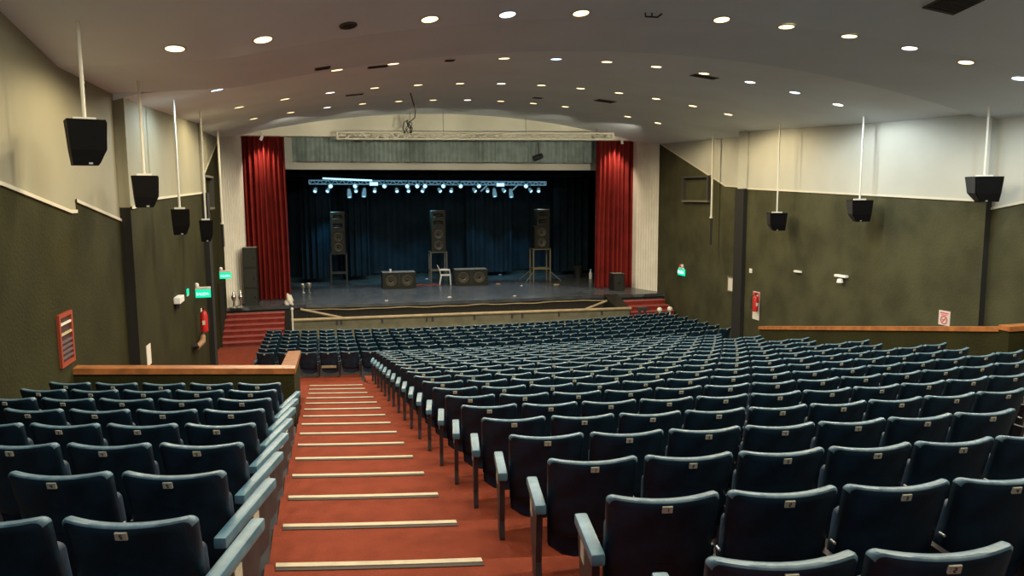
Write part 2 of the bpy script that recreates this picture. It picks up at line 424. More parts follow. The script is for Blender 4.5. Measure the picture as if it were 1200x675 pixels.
# ------------------------------------------------------------------ stage
def yedge(x):
    pts = [(-3.6, 29.5), (-.9, 29.6), (2, 29.15), (6, 28.95), (14, 28.9)]
    for (xa, ya), (xb, yb) in zip(pts[:-1], pts[1:]):
        if x <= xb: return ya+(yb-ya)*(x-xa)/(xb-xa)
    return pts[-1][1]
def build_stage():
    mb = MB(); xs = [-3.6+i*.55 for i in range(33)]
    for a, b in zip(xs[:-1], xs[1:]):
        mb.quad((a, yedge(a), STAGE), (b, yedge(b), STAGE), (b, 39.5, STAGE), (a, 39.5, STAGE), 0)
        mb.quad((a, yedge(a), STAGE-.12), (b, yedge(b), STAGE-.12), (b, yedge(b), STAGE), (a, yedge(a), STAGE), 0)
        mb.quad((a, yedge(a)+.06, -.6), (b, yedge(b)+.06, -.6), (b, yedge(b)+.06, STAGE-.1), (a, yedge(a)+.06, STAGE-.1), 1)
        n = 5
        for i in range(n):
            x = a+(b-a)*i/n
            mb.box(x, x+.03, yedge(x)+.035, yedge(x)+.06, -.4, STAGE-.14, 1)
    struct(mb.build('floor_stage', [M['stagefloor'], M['stageface']]))
    # drooping pale edging on the stage front
    xa, xb = -.7, 11.2
    pts = []
    for i in range(49):
        x = xa+(xb-xa)*i/48
        z = STAGE-.16-.012*math.sin(i*1.1)-.03*abs(math.sin(i*.23)); pts.append((x, yedge(x)-.02, z))
    tag(MB().tube(pts, .022, 6).build('edge_rope', M['palewood'], smooth=True), 'pale rope edging strung along the dark stage front', 'rope')
build_stage()

def stairs(name, xa, xb, n, ytop, tread, zlow, label, x_shift=0.):
    root = thing(name, label, 'stairs')
    rise = (STAGE-zlow)/n
    for i in range(n):
        z = STAGE-rise*(i); y1 = ytop-tread*i; y0 = y1-tread
        if i == 0: continue
        mb = MB(); mb.box(xa, xb+x_shift*i, y0+tread, ytop+.3, zlow-.3, z, 0) if False else None
        mb.box(xa, xb+x_shift*i, y0, y1, zlow-.35, z-.03, 0)
        st = mb.build('step', M['carpet_dark'], root)
        nb = MB(); nb.box(xa, xb+x_shift*i, y0-.02, y1, z-.03, z, 0)
        nb.build('tread', M['redtread'], st)
    return root
M['redtread'] = new_mat('red_tread_edge', (.34, .085, .07), .8, noise=.15, nscale=6)
stairs('stage_stairs', at_y(266, 362, 29.5).x, at_y(334, 361, 29.5).x, 7, 29.5, .3, .04, 'dark red carpeted stairs up to the stage beside the left wall')
stairs('stage_stairs', 11.75, 13.45, 6, 28.9, .3, .04, 'short dark red carpeted stairs up to the stage beside the right wall', .05)
# side cheek of the right-hand stairs
mb = MB()
mb.add([(11.1, 27.6, .1), (11.7, 27.6, .1), (11.7, 28.95, .1), (11.1, 28.95, .1), (11.1, 27.6, .80), (11.7, 27.6, .72), (11.7, 28.95, 1.14), (11.1, 28.95, 1.14)],
       [(0,3,2,1),(4,5,6,7),(0,1,5,4),(1,2,6,5),(2,3,7,6),(3,0,4,7)])
tag(mb.build('ramp_block', M['boxblack']), 'dark grey sloping block between the stage front and right stairs', 'block')

# pit rail
YR = 26.62
zl0, zr0 = at_y(345, 376.5, YR).z, at_y(738, 362.5, YR).z
xl0, xr0 = at_y(343, 376, YR).x, at_y(738, 362, YR).x
mb = MB()
mb.add([(xl0, YR, -.1), (xr0, YR, -.1), (xr0, YR+.1, -.1), (xl0, YR+.1, -.1), (xl0, YR, zl0), (xr0, YR, zr0), (xr0, YR+.1, zr0), (xl0, YR+.1, zl0)],
       [(0,3,2,1),(4,5,6,7),(0,1,5,4),(1,2,6,5),(2,3,7,6),(3,0,4,7)])
struct(mb.build('wall_front_pit', M['pitwall']))
root = thing('pit_handrail', 'pale wooden rail on top of the low wall before the stage', 'handrail', (0, 0, 0))
MB().tube([(xl0-.05, YR-.02, zl0+.04), ((xl0+xr0)/2, YR-.02, (zl0+zr0)/2+.05), (xr0+.05, YR-.02, zr0+.04)], .055, 8).build('rail', M['palewood'], root, smooth=True)
for px in (395, 400, 448, 500, 507, 556, 600, 612, 655, 705):
    x = at_y(px, 372, YR).x; z = zl0+(zr0-zl0)*(x-xl0)/(xr0-xl0)
    MB().box(x-.03, x+.03, YR-.04, YR+.0, z-.16, z).build('bracket', M['steel'], root)
for (a, b, lab) in (((352, 362.5), (409, 374), 'pale diagonal handrail sloping into the pit near the left stairs'), ((677, 366), (711, 352.5), 'pale diagonal handrail sloping into the pit near the right stairs')):
    pa, pb = at_y(*a, 28.0), at_y(*b, 28.0)
    tag(MB().tube([pa, pb], .045, 8).build('pit_handrail', M['palewood'], smooth=True), lab, 'handrail')
# post and white cloth at the left end of the pit rail
p = at_y(343, 382, YR-.1)
t = thing('rail_post', 'thin pale post at the left end of the pit rail', 'post', (p.x, YR-.1, .1))
MB().tube([(0, 0, .0), (0, 0, 1.28)], .03, 8).build('pole', M['whitepole'], t, smooth=True)
MB().lathe([(.045, 1.26), (.05, 1.30), (.03, 1.34), (.001, 1.35)], 10).build('cap', M['whitepole'], t, smooth=True)
p = at_z(338, 362, STAGE)
bm = bmesh.new(); bmesh.ops.create_icosphere(bm, subdivisions=3, radius=1)
for v in bm.verts:
    k = 1+.22*math.sin(v.co.x*5+v.co.z*4)+.15*math.sin(v.co.y*9+v.co.z*3)
    v.co = Vector((v.co.x*.15*k, v.co.y*.14*k, max(v.co.z, -.55)*.19*k+.09+(.28 if v.co.z > .8 else 0)*v.co.z*.5))
me = bpy.data.meshes.new('white_cloth'); bm.to_mesh(me); bm.free(); me.materials.append(M['paper'])
me.polygons.foreach_set('use_smooth', [True]*len(me.polygons))
o = link('white_cloth', me); o.location = (p.x, 29.75, STAGE)
tag(o, 'crumpled white cloth on the stage edge by the left stairs', 'cloth')

# ---- proscenium
ZO = at_y(283, 159, 30.96).z     # top of the opening
XL, XR = at_y(283, 200, 30.96).x, at_y(745, 200, 30.96).x
def build_proscenium():
    mb = MB(); n = 40; Y = 30.8
    xs = [-3.6+17.6*i/n for i in range(n+1)]
    for a, b in zip(xs[:-1], xs[1:]):
        mb.quad((a, Y, ZO), (b, Y, ZO), (b, Y, 9.3), (a, Y, 9.3), 0)
    mb.quad((-3.6, Y, ZO), (14, Y, ZO), (14, Y+.5, ZO), (-3.6, Y+.5, ZO), 0)
    # blank side walls of the stage house
    mb.quad((-3.4, 31.2, -1), (-3.4, 40, -1), (-3.4, 40, 9.3), (-3.4, 31.2, 9.3), 1)
    mb.quad((14.0, 31.2, -1), (14.0, 40, -1), (14.0, 40, 9.3), (14.0, 31.2, 9.3), 1)
    mb.quad((-3.6, 39.6, -1), (14.2, 39.6, -1), (14.2, 39.6, 9.3), (-3.6, 39.6, 9.3), 1)
    mb.quad((-3.6, 31.25, 9.3), (14.2, 31.25, 9.3), (14.2, 39.6, 9.3), (-3.6, 39.6, 9.3), 1)
    struct(mb.build('wall_front', [M['creamfront'], M['blackvelvet']]))
    # fluted cream splays
    for side, (xo, yo), (xi, yi) in (('left', (LX4+.02, 29.55), (XL+.02, 30.85)), ('right', (RX4-.02, 29.55), (XR-.02, 30.85))):
        mb = MB(); n = 9
        for i in range(n):
            a, b = i/n, (i+1)/n
            dx, dy = xi-xo, yi-yo; L = math.hypot(dx, dy); nx, ny = (dy/L, -dx/L)
            if ny > 0: nx, ny = -nx, -ny
            def P(t, d, z): return (xo+dx*t+nx*d, yo+dy*t+ny*d, z)
            prof = [(a, 0), (a+.03, .03), (b-.03, .03), (b, 0)]
            for (t0, d0), (t1, d1) in zip(prof[:-1], prof[1:]):
                mb.quad(P(t0, d0, STAGE), P(t1, d1, STAGE), P(t1, d1, ZO+.03), P(t0, d0, ZO+.03))
        s = 1 if side == 'left' else -1
        mb.quad((xi, yi, STAGE), (xi, yi+.4, STAGE), (xi, yi+.4, ZO), (xi, yi, ZO))
        mb.box(min(xo-s*.3, xi), max(xo-s*.3, xi), yi-.001, yi+.05, ZO, ZO+.04)
        struct(mb.build('trim_3' if side == 'left' else 'trim_4', M['trimcream']))
        # soffit filling the wedge over the splay
        mb = MB()
        mb.poly([(xo-s*.3, 29.3, ZO+.03), (xo, 29.55, ZO+.03), (xi, 30.85, ZO+.03), (xi-s*.9, 31.2, ZO+.03)])
        mb.quad((xo-s*.4, 29.56, ZO+.02), (xi, 30.84, ZO+.02), (xi, 30.84, 9.2), (xo-s*.4, 29.56, 9.2))
        struct(mb.build('trim_5' if side == 'left' else 'trim_6', M['creamfront']))
M['trimcream'] = new_mat('fluted_cream', (.78, .76, .66), .8, noise=.05, nscale=2)
build_proscenium()

def curtain(name, x0, x1, y, z0, z1, folds, amp, mat, x0b=None, x1b=None, label='', cat='curtain', seed=1, hem=0., parts=None, group=None, seg=8):
    rnd = random.Random(seed); mb = MB(); n = folds*seg; nz = 10
    x0b = x0 if x0b is None else x0b; x1b = x1 if x1b is None else x1b
    ph = [rnd.uniform(-.35, .35) for _ in range(folds+2)]; am = [rnd.uniform(.55, 1.3) for _ in range(folds+2)]
    for j in range(nz+1):
        t = j/nz
        for i in range(n+1):
            u = i/n; k = int(u*folds); fr = u*folds-k
            xa = x0+(x1-x0)*u; xb_ = x0b+(x1b-x0b)*u
            w = math.sin(2*PI*fr+ph[k]*math.sin(PI*fr))*amp*((1-fr)*am[k]+fr*am[k+1])
            w += .25*amp*math.sin(u*37+t*1.5+seed)
            mb.v.append((xb_+(xa-xb_)*t, y+w*(1-.25*t), z0+(z1-z0)*t+(hem*math.sin(u*23) if j == 0 else 0)))
    for j in range(nz):
        for i in range(n):
            a = j*(n+1)+i; mb.f.append((a, a+1, a+n+2, a+n+1)); mb.m.append(0)
    o = mb.build(name, mat, smooth=True, ang=80)
    if label: tag(o, label, cat, group)
    return o

# black gap behind the header, then red legs, valance, beam, borders, backdrop
zr = STAGE+.03
lb = at_y(288, 352, 31.3).x
curtain('stage_curtain', XL-.05, at_y(333, 170, 31.3).x, 31.3, zr, ZO+.4, 9, .15, M['redvelvet'], XL+.0, at_y(341, 345, 31.3).x, 'tall red velvet curtain at the left side of the stage', seed=3, seg=10)
curtain('stage_curtain', at_y(699, 170, 31.3).x, XR+.05, 31.3, zr, ZO+.4, 8, .15, M['redvelvet'], at_y(697, 330, 31.3).x, XR+.02, 'tall red velvet curtain at the right side of the stage', seed=5, seg=10)
xa, xb = at_y(342, 170, 31.9).x, at_y(702, 170, 31.9).x
curtain('stage_valance', xa, xb, 31.9, at_y(520, 190, 31.9).z, ZO+.5, 36, .11, M['greyvalance'], label='grey green pleated valance hanging across the top of the stage', cat='valance', seed=8, seg=6)
zb0, zb1 = at_y(516, 199, 32.2).z, at_y(516, 189, 32.2).z
mb = MB(); mb.box(at_y(333, 195, 32.2).x-.3, at_y(712, 195, 32.2).x+.5, 32.2, 32.5, zb0, zb1+.1)
struct(mb.build('trim_7', M['beam']))
mb = MB(); xq = at_y(333, 180, 32.1).x
mb.box(xq-.4, at_y(343, 180, 32.1).x, 32.1, 32.2, zb0, ZO+.6)
struct(mb.build('trim_8', M['beam']))
YB = 38.2
curtain('stage_border', -2.6, 13.4, 33.6, at_y(516, 207, 33.6).z, zb0+1.2, 22, .10, M['blackvelvet'], label='black velvet border hanging just behind the pale beam', cat='curtain', seed=2)
curtain('backdrop_curtain', -2.9, 13.8, YB, STAGE+.25, 8.6, 26, .10, M['navyvelvet'], label='dark navy velvet backdrop across the back of the stage', cat='curtain', seed=4)
for px0, px1, yy, sd, lab in ((352, 388, 37.0, 11, 'dark navy leg curtain behind the left red curtain'), (398, 432, 37.6, 12, 'dark navy gathered curtain behind the left speaker tower'),
                          (546, 600, 37.6, 13, 'dark navy gathered curtain between middle and right speaker towers'), (648, 690, 37.0, 14, 'dark navy leg curtain beside the right red curtain')):
    curtain('stage_curtain', at_y(px0, 250, yy).x, at_y(px1, 250, yy).x, yy, STAGE+.2, 8.4, 5, .14, M['navyvelvet'], label=lab, seed=sd)
mb = MB(); mb.box(-3.3, 13.9, 38.45, 38.55, STAGE, STAGE+2.2)
struct(mb.build('wall_back_stage', M['blueband']))

# ------------------------------------------------------------------ trusses
def truss(name, xa, xb, y, za, zb, h, d, mat, label, r=.03, bays=22):
    root = thing(name, label, 'truss', (0, 0, 0))
    ch = []
    for dy in (0, d):
        for dz in (0, h):
            MB().tube([(xa, y+dy, za+dz), (xb, y+dy, zb+dz)], r, 8).build('chord', mat, root, smooth=True)
    lb = MB()
    for i in range(bays):
        u0, u1 = i/bays, (i+1)/bays
        P = lambda u, dy, dz: (xa+(xb-xa)*u, y+dy, za+(zb-za)*u+dz)
        for dy in (0, d):
            lb.tube([P(u0, dy, 0), P((u0+u1)/2, dy, h)], r*.55, 5); lb.tube([P((u0+u1)/2, dy, h), P(u1, dy, 0)], r*.55, 5)
        lb.tube([P(u0, 0, h), P(u1, d, h)], r*.5, 5); lb.tube([P(u0, 0, 0), P(u0, d, 0)], r*.5, 5)
    for u in (0, 1): lb.tube([P(u, 0, 0), P(u, 0, h)], r*.8, 5); lb.tube([P(u, d, 0), P(u, d, h)], r*.8, 5)
    lb.build('lattice', mat, root)
    return root
yt = 29.6
tr = truss('lighting_truss', at_y(395, 158, yt).x, at_y(719, 160, yt).x, yt, at_y(395, 162.5, yt).z, at_y(719, 163.3, yt).z, .24, .26, M['truss'], 'pale aluminium truss hung in front of the stage opening', .032, 30)
for px in (481, 520, 617, 700):
    p = at_y(px, 158, yt); MB().tube([(p.x, yt+.1, p.z), (p.x, yt+.1, ceil_z(p.x, yt)+.03)], .008, 5).build('hanging_wire', M['cable'], tr)

ys = 36.0
tr2 = truss('lighting_truss', at_y(362, 213, ys).x, at_y(640, 215, ys).x, ys, at_y(362, 215.5, ys).z, at_y(640, 217, ys).z, .16, .2, M['bluemetal'], 'blue lit stage truss carrying the row of spotlights', .025, 34)
for px in (380, 470, 560, 625):
    p = at_y(px, 212, ys); MB().tube([(p.x, ys+.1, p.z), (p.x, ys+.1, 9.3)], .01, 5).build('hanging_wire', M['cable'], tr2)
pa, pb = at_y(378, 209, ys-.4), at_y(436, 211.5, ys-.4)
tag(MB().tube([pa, pb], .035, 8).build('fluorescent_batten', M['stagelens'], smooth=True), 'slim bright batten light above the left end of the stage truss', 'light')

def par_can(name, loc, length, rad, tilt, pan, label, lens=True):
    t = thing(name, label, 'stage light', loc, 0, 'spotlights on the stage truss')
    Mx = Matrix.Rotation(pan, 4, 'Z') @ Matrix.Rotation(tilt, 4, 'X')
    # axis along -Z local (pointing down); tilt brings it to the audience
    b = MB().lathe([(rad*.45, length*.5), (rad*.75, length*.42), (rad*.8, length*.1), (rad, -.05*length), (rad, -length*.5), (rad*.86, -length*.5), (rad*.8, -length*.4)], 14, 0, Mx)
    b.build('housing', M['bluemetal'], t, smooth=True)
    MB().lathe([(rad*.84, -length*.42), (rad*.5, -length*.46), (.001, -length*.48)], 14, 0, Mx, close=False).build('lens', M['stagelens'] if lens else M['bluemetal'], t, smooth=True)
    y = MB()
    y.tube([(-rad*1.15, 0, 0), (-rad*1.15, 0, rad*1.6), (rad*1.15, 0, rad*1.6), (rad*1.15, 0, 0)], .012, 5)
    y.tube([(0, 0, rad*1.6), (0, 0, rad*1.6+.14)], .018, 6)
    y.build('yoke', M['steel'], t)
    return t
up = [148, 268, 405, 512, 558, 592, 680, 757, 843, 1067]
lo = [78, 138, 268, 357, 460, 515, 583, 660, 716, 823, 885, 960, 1085, 1125]
cans = [(237, 125, .12), (307, 122, -.35), (918, 122, .05), (995, 125, .05)]
L = [(x, 90, 'u') for x in up]+[(x, 111, 'l') for x in lo]+[(x, y, t) for x, y, t in cans]
L.sort()
for i, (x, y, k) in enumerate(L):
    p = at_y(350+x/4, 195+y/4, ys-.12)
    lab = 'small blue white spotlight, %s from left on the stage truss' % ORD[i+1] if i+1 < len(ORD) else 'small blue white spotlight at the far right end of the stage truss'
    if k == 'u': par_can('stage_spotlight', p, .22, .105, -1.25, random.uniform(-.5, .5), lab)
    elif k == 'l': par_can('stage_spotlight', p, .22, .085, -.9, random.uniform(-.7, .7), lab)
    else: par_can('stage_spotlight', p, .42, .10, -.35, k, lab)
for x, y, lab in ((352, 82, 'rectangular blue white flood light on the left of the stage truss'), (945, 86, 'rectangular blue white flood light on the right of the stage truss')):
    p = at_y(350+x/4, 195+y/4, ys-.15)
    t = thing('flood_light', lab, 'stage light', p)
    MB().cbox(-.2, .2, -.05, .08, -.09, .09, .012).build('housing', M['bluemetal'], t); MB().box(-.18, .18, -.056, -.05, -.07, .07).build('lens', M['stagelens'], t)
for x, y, lab in ((872, 100, 'slanting white batten light hanging from the stage truss, inner one'), (1016, 98, 'slanting white batten light hanging from the stage truss, outer one')):
    p = at_y(350+x/4, 195+y/4, ys-.1)
    tag(MB().tube([p+Vector((-.19, 0, -.17)), p+Vector((.19, 0, .17))], .035, 8).build('batten_light', M['bluemetal'], smooth=True), lab, 'stage light')

# bundle of cable hanging from the ceiling to the front truss
h = at_y(481, 110, 22.4); h.z = ceil_z(h.x, 22.4)
p1, p2, p3 = at_y(487, 128, 25.0), at_y(486, 138, 28.0), at_y(479, 144, yt-.1)
t = thing('cable_bundle', 'black cable dropping from the ceiling to a tangle on the front truss', 'cable')
MB().tube([h, at_y(483.5, 118, 22.9), p1, p2, p3], .018, 6).build('lead', M['cable'], t, smooth=True)
rnd = random.Random(5)
for i in range(7):
    a = at_y(478+rnd.uniform(-2, 2), 141+rnd.uniform(-1, 2), yt-.12); b = at_y(478+rnd.uniform(-6, 6), 149+rnd.uniform(-1, 2), yt-.12); c = at_y(478+rnd.uniform(-5, 5), 156, yt-.05)
    MB().tube([a, (a+b)/2+Vector((rnd.uniform(-.1, .1), -.05, .06)), b, c], .016, 5).build('loop', M['cable'], t, smooth=True)
# fittings on the proscenium header: small spotlights and a camera-like lamp before the valance
for px, py, lab in ((306.5, 161.5, 'small white spotlight at the top of the left red curtain'), (729, 166, 'small white spotlight at the top of the right red curtain')):
    p = at_y(px, py, 30.6)
    t = thing('header_spotlight', lab, 'spotlight', p)
    Mx = Matrix.Rotation(.45, 4, 'Y') if px < 500 else Matrix.Rotation(-.1, 4, 'Y')
    MB().lathe([(.03, .13), (.055, .11), (.06, -.1), (.05, -.1)], 12, 0, Mx).build('housing', M['white'], t, smooth=True)
    MB().tube([(0, 0, .1), (0, .1, .25)], .015, 6).build('bracket', M['white'], t)
p = at_y(631, 184, 31.6)
t = thing('profile_spotlight', 'black profile spotlight hanging before the grey valance', 'stage light', p)
Mx = Matrix.Rotation(1.2, 4, 'Y')
MB().lathe([(.05, .2), (.1, .18), (.12, 0), (.12, -.22), (.10, -.22)], 14, 0, Mx).build('housing', M['black'], t, smooth=True)
MB().tube([(0, 0, 0), (.02, 0, .25), (.02, .1, .6)], .02, 6).build('bracket', M['black'], t)

# ------------------------------------------------------------------ loudspeakers on stage
def driver(mb_parent, x, z, y, r):
    Mx = Matrix.Translation((x, y, z)) @ Matrix.Rotation(PI/2, 4, 'X')
    d = MB().lathe([(r, .0), (r, .012), (r*.90, .014), (r*.86, -.0), (r*.45, -.075), (r*.32, -.085)], 22, 0, Mx, close=False)
    c = d.build('driver', M['cone'], mb_parent, smooth=True)
    MB().lathe([(r*.34, -.085), (r*.28, -.05), (r*.15, -.03), (.001, -.025)], 16, 0, Mx, close=False).build('dust_cap', M['cone_dark'], c, smooth=True)
def cab(name, label, loc, w, h, d, kind, rz=0, top=None, group=None):
    """cabinet; local front face at y=0 facing the audience (-y)"""
    t = thing(name, label, 'speaker', loc, rz, group)
    rim = .025
    b = MB()
    b.cbox(-w/2, w/2, .11, d, 0, h, .012)
    holes = []
    if kind == 'dual_h': holes = [(s_*w*.245, h*.5, h*.34) for s_ in (-1, 1)]; cells = [(-w/2, 0, 0, h), (0, w/2, 0, h)]
    elif kind == 'dual_v': holes = [(0, h*k_, min(w, h/2)*.37) for k_ in (.27, .73)]; cells = [(-w/2, w/2, 0, h/2), (-w/2, w/2, h/2, h)]
    elif kind != 'horn': b.quad((-w/2, .012, 0), (w/2, .012, 0), (w/2, .012, h), (-w/2, .012, h))
    if kind == 'horn':
        x_ = w*.34; zs_ = [0, h*.19, h*.41, h*.64, h*.84, h]
        for i_ in (0, 2, 4): b.quad((-w/2, .012, zs_[i_]), (w/2, .012, zs_[i_]), (w/2, .012, zs_[i_+1]), (-w/2, .012, zs_[i_+1]))
        for i_ in (1, 3):
            for a_, c_ in ((-w/2, -x_), (x_, w/2)): b.quad((a_, .012, zs_[i_]), (c_, .012, zs_[i_]), (c_, .012, zs_[i_+1]), (a_, .012, zs_[i_+1]))
    for n_, (cx_, cz_, r_) in enumerate(holes):
        X0, X1, Z0, Z1 = cells[n_]; N = 24; ring = []; outr = []
        for q in range(N):
            a_ = 2*PI*q/N+PI/N; c_, s_ = math.cos(a_), math.sin(a_)
            ring.append((cx_+r_*.92*c_, .012, cz_+r_*.92*s_))
            tt = min(((X1-cx_)/c_ if c_ > 0 else (X0-cx_)/c_) if abs(c_) > 1e-6 else 9, ((Z1-cz_)/s_ if s_ > 0 else (Z0-cz_)/s_) if abs(s_) > 1e-6 else 9)
            outr.append((cx_+tt*c_, .012, cz_+tt*s_))
        b.add(ring+outr, [(q, (q+1) % N, N+(q+1) % N, N+q) for q in range(N)])
        for xx, zz_ in ((X0, Z0), (X1, Z0), (X1, Z1), (X0, Z1)):
            best = sorted(range(N), key=lambda q: (outr[q][0]-xx)**2+(outr[q][2]-zz_)**2)[:2]
            b.add([(xx, .012, zz_), outr[best[0]], outr[best[1]]], [(0, 1, 2)])
    for x0, x1, z0, z1 in ((-w/2, w/2, 0, rim), (-w/2, w/2, h-rim, h), (-w/2, -w/2+rim, rim, h-rim), (w/2-rim, w/2, rim, h-rim)):
        b.box(x0, x1, -.02, .11, z0, z1)
    b.build('cabinet', M['boxblack'], t)
    if top: MB().box(-w/2+.005, w/2-.005, .0, d-.005, h, h+.006).build('lid', M[top], t)
    if kind == 'dual_h':
        for s in (-1, 1): driver(t, s*w*.245, h*.5, .012, h*.34)
        for s in (-1, 1):
            MB().box(s*(w/2)-.004, s*(w/2)+.004, d*.35, d*.6, h*.55, h*.7).build('handle', M['black'], t)
        g = MB()
        g.box(-.05, .05, -.006, .012, .05, h-.05); g.build('port', M['black'], t)
    if kind == 'dual_v':
        for k in (.27, .73): driver(t, 0, h*k, .012, min(w, h/2)*.37)
    if kind == 'horn':
        for k, hh in ((.74, .2), (.3, .22)):
            g = MB(); x = w*.34; z0, z1 = h*(k-hh*.5), h*(k+hh*.5)
            g.quad((-x, -.012, z0), (x, -.012, z0), (x*.5, .09, h*k-.02), (-x*.5, .09, h*k-.02)); g.quad((-x, -.012, z1), (x, -.012, z1), (x*.5, .09, h*k+.02), (-x*.5, .09, h*k+.02))
            g.quad((-x, -.012, z0), (-x, -.012, z1), (-x*.5, .09, h*k+.02), (-x*.5, .09, h*k-.02)); g.quad((x, -.012, z0), (x, -.012, z1), (x*.5, .09, h*k+.02), (x*.5, .09, h*k-.02))
            g.quad((-x*.5, .085, h*k-.03), (x*.5, .085, h*k-.03), (x*.5, .085, h*k+.03), (-x*.5, .085, h*k+.03))
            g.build('horn', M['black'], t)
    if kind == 'grille':
        MB().box(-w/2+rim, w/2-rim, -.012, .02, rim, h-rim).build('grille', M['grillegrey'], t)
        MB().tube([(w*.28, -.03, h*.42), (w*.28, -.045, h*.5), (w*.28, -.03, h*.58)], .014, 6).build('handle', M['black'], t)
    if kind == 'wedge':
        MB().box(-w/2+rim, w/2-rim, -.012, .02, rim, h-rim).build('grille', M['grillegrey'], t)
        MB().lathe([(.07, -.0), (.05, .02), (.001, .02)], 14, 0, Matrix.Translation((0, -.014, h*.5)) @ Matrix.Rotation(PI/2, 4, 'X'), close=False).build('horn', M['black'], t)
    return t
M['grillegrey'] = new_mat('speaker_grille_grey', (.016, .018, .013), .6, bump=.3, bscale=220)

def width_at(px0, px1, py, Y): return at_y(px1, py, Y).x-at_y(px0, py, Y).x
# subwoofers
a, b = at_z(448.5, 338.5, STAGE), at_z(487.5, 337.5, STAGE)
cab('subwoofer', 'low black twin driver subwoofer with a small cup on top', ((a.x+b.x)/2, (a.y+b.y)/2, STAGE), b.x-a.x, .70, .8, 'dual_h', 0, 'boxtop')
s1 = Vector(((a.x+b.x)/2, (a.y+b.y)/2, STAGE+.706))
a, b = at_z(533.5, 335, STAGE), at_z(571.5, 334, STAGE)
cab('subwoofer', 'low black twin driver subwoofer beside the white plastic chair', ((a.x+b.x)/2, (a.y+b.y)/2, STAGE), b.x-a.x, .72, .8, 'dual_h', -.05, 'boxtop')
t = thing('paper_cup', 'small white cup standing on top of the subwoofer', 'cup', s1+Vector((-.36, .12, 0)))
MB().lathe([(.035, 0), (.05, .14), (.046, .14), (.034, .01)], 12).build('cup_body', M['white'], t, smooth=True)
MB().lathe([(.053, .135), (.053, .15), (.048, .15)], 12).build('cup_rim', M['white'], t, smooth=True)

def stand(label, loc, w, d, h, shelf, mat, splay=0., rz=0):
    t = thing('speaker_stand', label, 'speaker stand', loc, rz)
    r = .028
    for sx in (-1, 1):
        for sy in (0, 1):
            MB().box(sx*w/2-r, sx*w/2+r, sy*d-r, sy*d+r, 0, h-.03).build('leg', mat, t)
            if splay:
                MB().tube([(sx*w/2, sy*d, .45), (sx*(w/2+splay), sy*d-(.3 if sy == 0 else -.3), .02)], .02, 6).build('brace', mat, t)
    f = MB(); f.box(-w/2-r, w/2+r, -r, d+r, h-.05, h); f.build('top_frame', mat, t)
    g = MB()
    for y in (0, d): g.box(-w/2, w/2, y-r*.7, y+r*.7, shelf-.03, shelf+.03)
    for x in (-w/2, w/2): g.box(x-r*.7, x+r*.7, 0, d, shelf-.03, shelf+.03)
    g.build('cross_bar', mat, t)
    return t
M['standmetal'] = new_mat('grey_stand_metal', (.13, .14, .13), .5, metal=.4)
M['standdark'] = new_mat('dark_stand_metal', (.022, .028, .032), .5, metal=.3)
M['standpale'] = new_mat('tan_stand_metal', (.20, .17, .10), .5, metal=.3)
def tower(pxa, pxb, py_top, py_split, py_bot, py_foot, Y, labs, mat, narrow=0, splay=0.):
    a, b = at_y(pxa, py_bot, Y), at_y(pxb, py_bot, Y); w = b.x-a.x; cx = (a.x+b.x)/2
    zs = at_y((pxa+pxb)/2, py_bot, Y).z; zm = at_y((pxa+pxb)/2, py_split, Y).z; zt = at_y((pxa+pxb)/2, py_top, Y).z
    h = zs-STAGE
    stand(labs[0], (cx, Y+.05, STAGE), w*1.12, .6, h, h*.38, mat, splay)
    cab('loudspeaker', labs[1], (cx, Y, zs), w, zm-zs, .65, 'dual_v')
    cab('loudspeaker', labs[2], (cx+narrow*.5, Y, zm), w-narrow, zt-zm, .6, 'horn', 0, 'boxtop')
tower(388.5, 405, 248.5, 271, 297, 333, 35.6, ('dark metal frame stand under the left speaker tower', 'black two driver loudspeaker in the left stage tower', 'black horn loudspeaker topping the left stage tower'), M['standdark'])
tower(506, 522.5, 247, 267, 295, 332, 35.6, ('grey metal frame stand behind the white chair', 'black two driver loudspeaker in the middle stage tower', 'black horn loudspeaker topping the middle stage tower'), M['standmetal'])
tower(626.5, 644, 245.5, 265, 291.5, 331, 34.6, ('tan metal frame stand with splayed braces under the right tower', 'black two driver loudspeaker in the right stage tower', 'narrower black horn loudspeaker topping the right stage tower'), M['standpale'], .12, .45)
# three cabinets stacked beside the left red curtain
xa, xb = at_y(286, 340, 29.95).x, at_y(302.5, 340, 29.95).x
zz = [STAGE, at_y(295, 337.5, 29.95).z, at_y(295, 313.5, 29.95).z, at_y(295, 290, 29.95).z]
for i, nm in enumerate(('lowest', 'middle', 'topmost')):
    cab('loudspeaker', '%s dark grey cabinet of the stack beside the left curtain' % nm, ((xa+xb)/2, 29.95, zz[i]), xb-xa, zz[i+1]-zz[i]-.012, .6, 'grille', 0, 'boxtop', 'stacked cabinets by the left curtain')
a, b = at_z(711.5, 338.5, STAGE), at_z(725.5, 338.5, STAGE)
cab('monitor_speaker', 'small dark monitor speaker standing before the right red curtain', ((a.x+b.x)/2, 30.2, STAGE), (b.x-a.x), .72, .5, 'wedge', 0, 'boxtop')

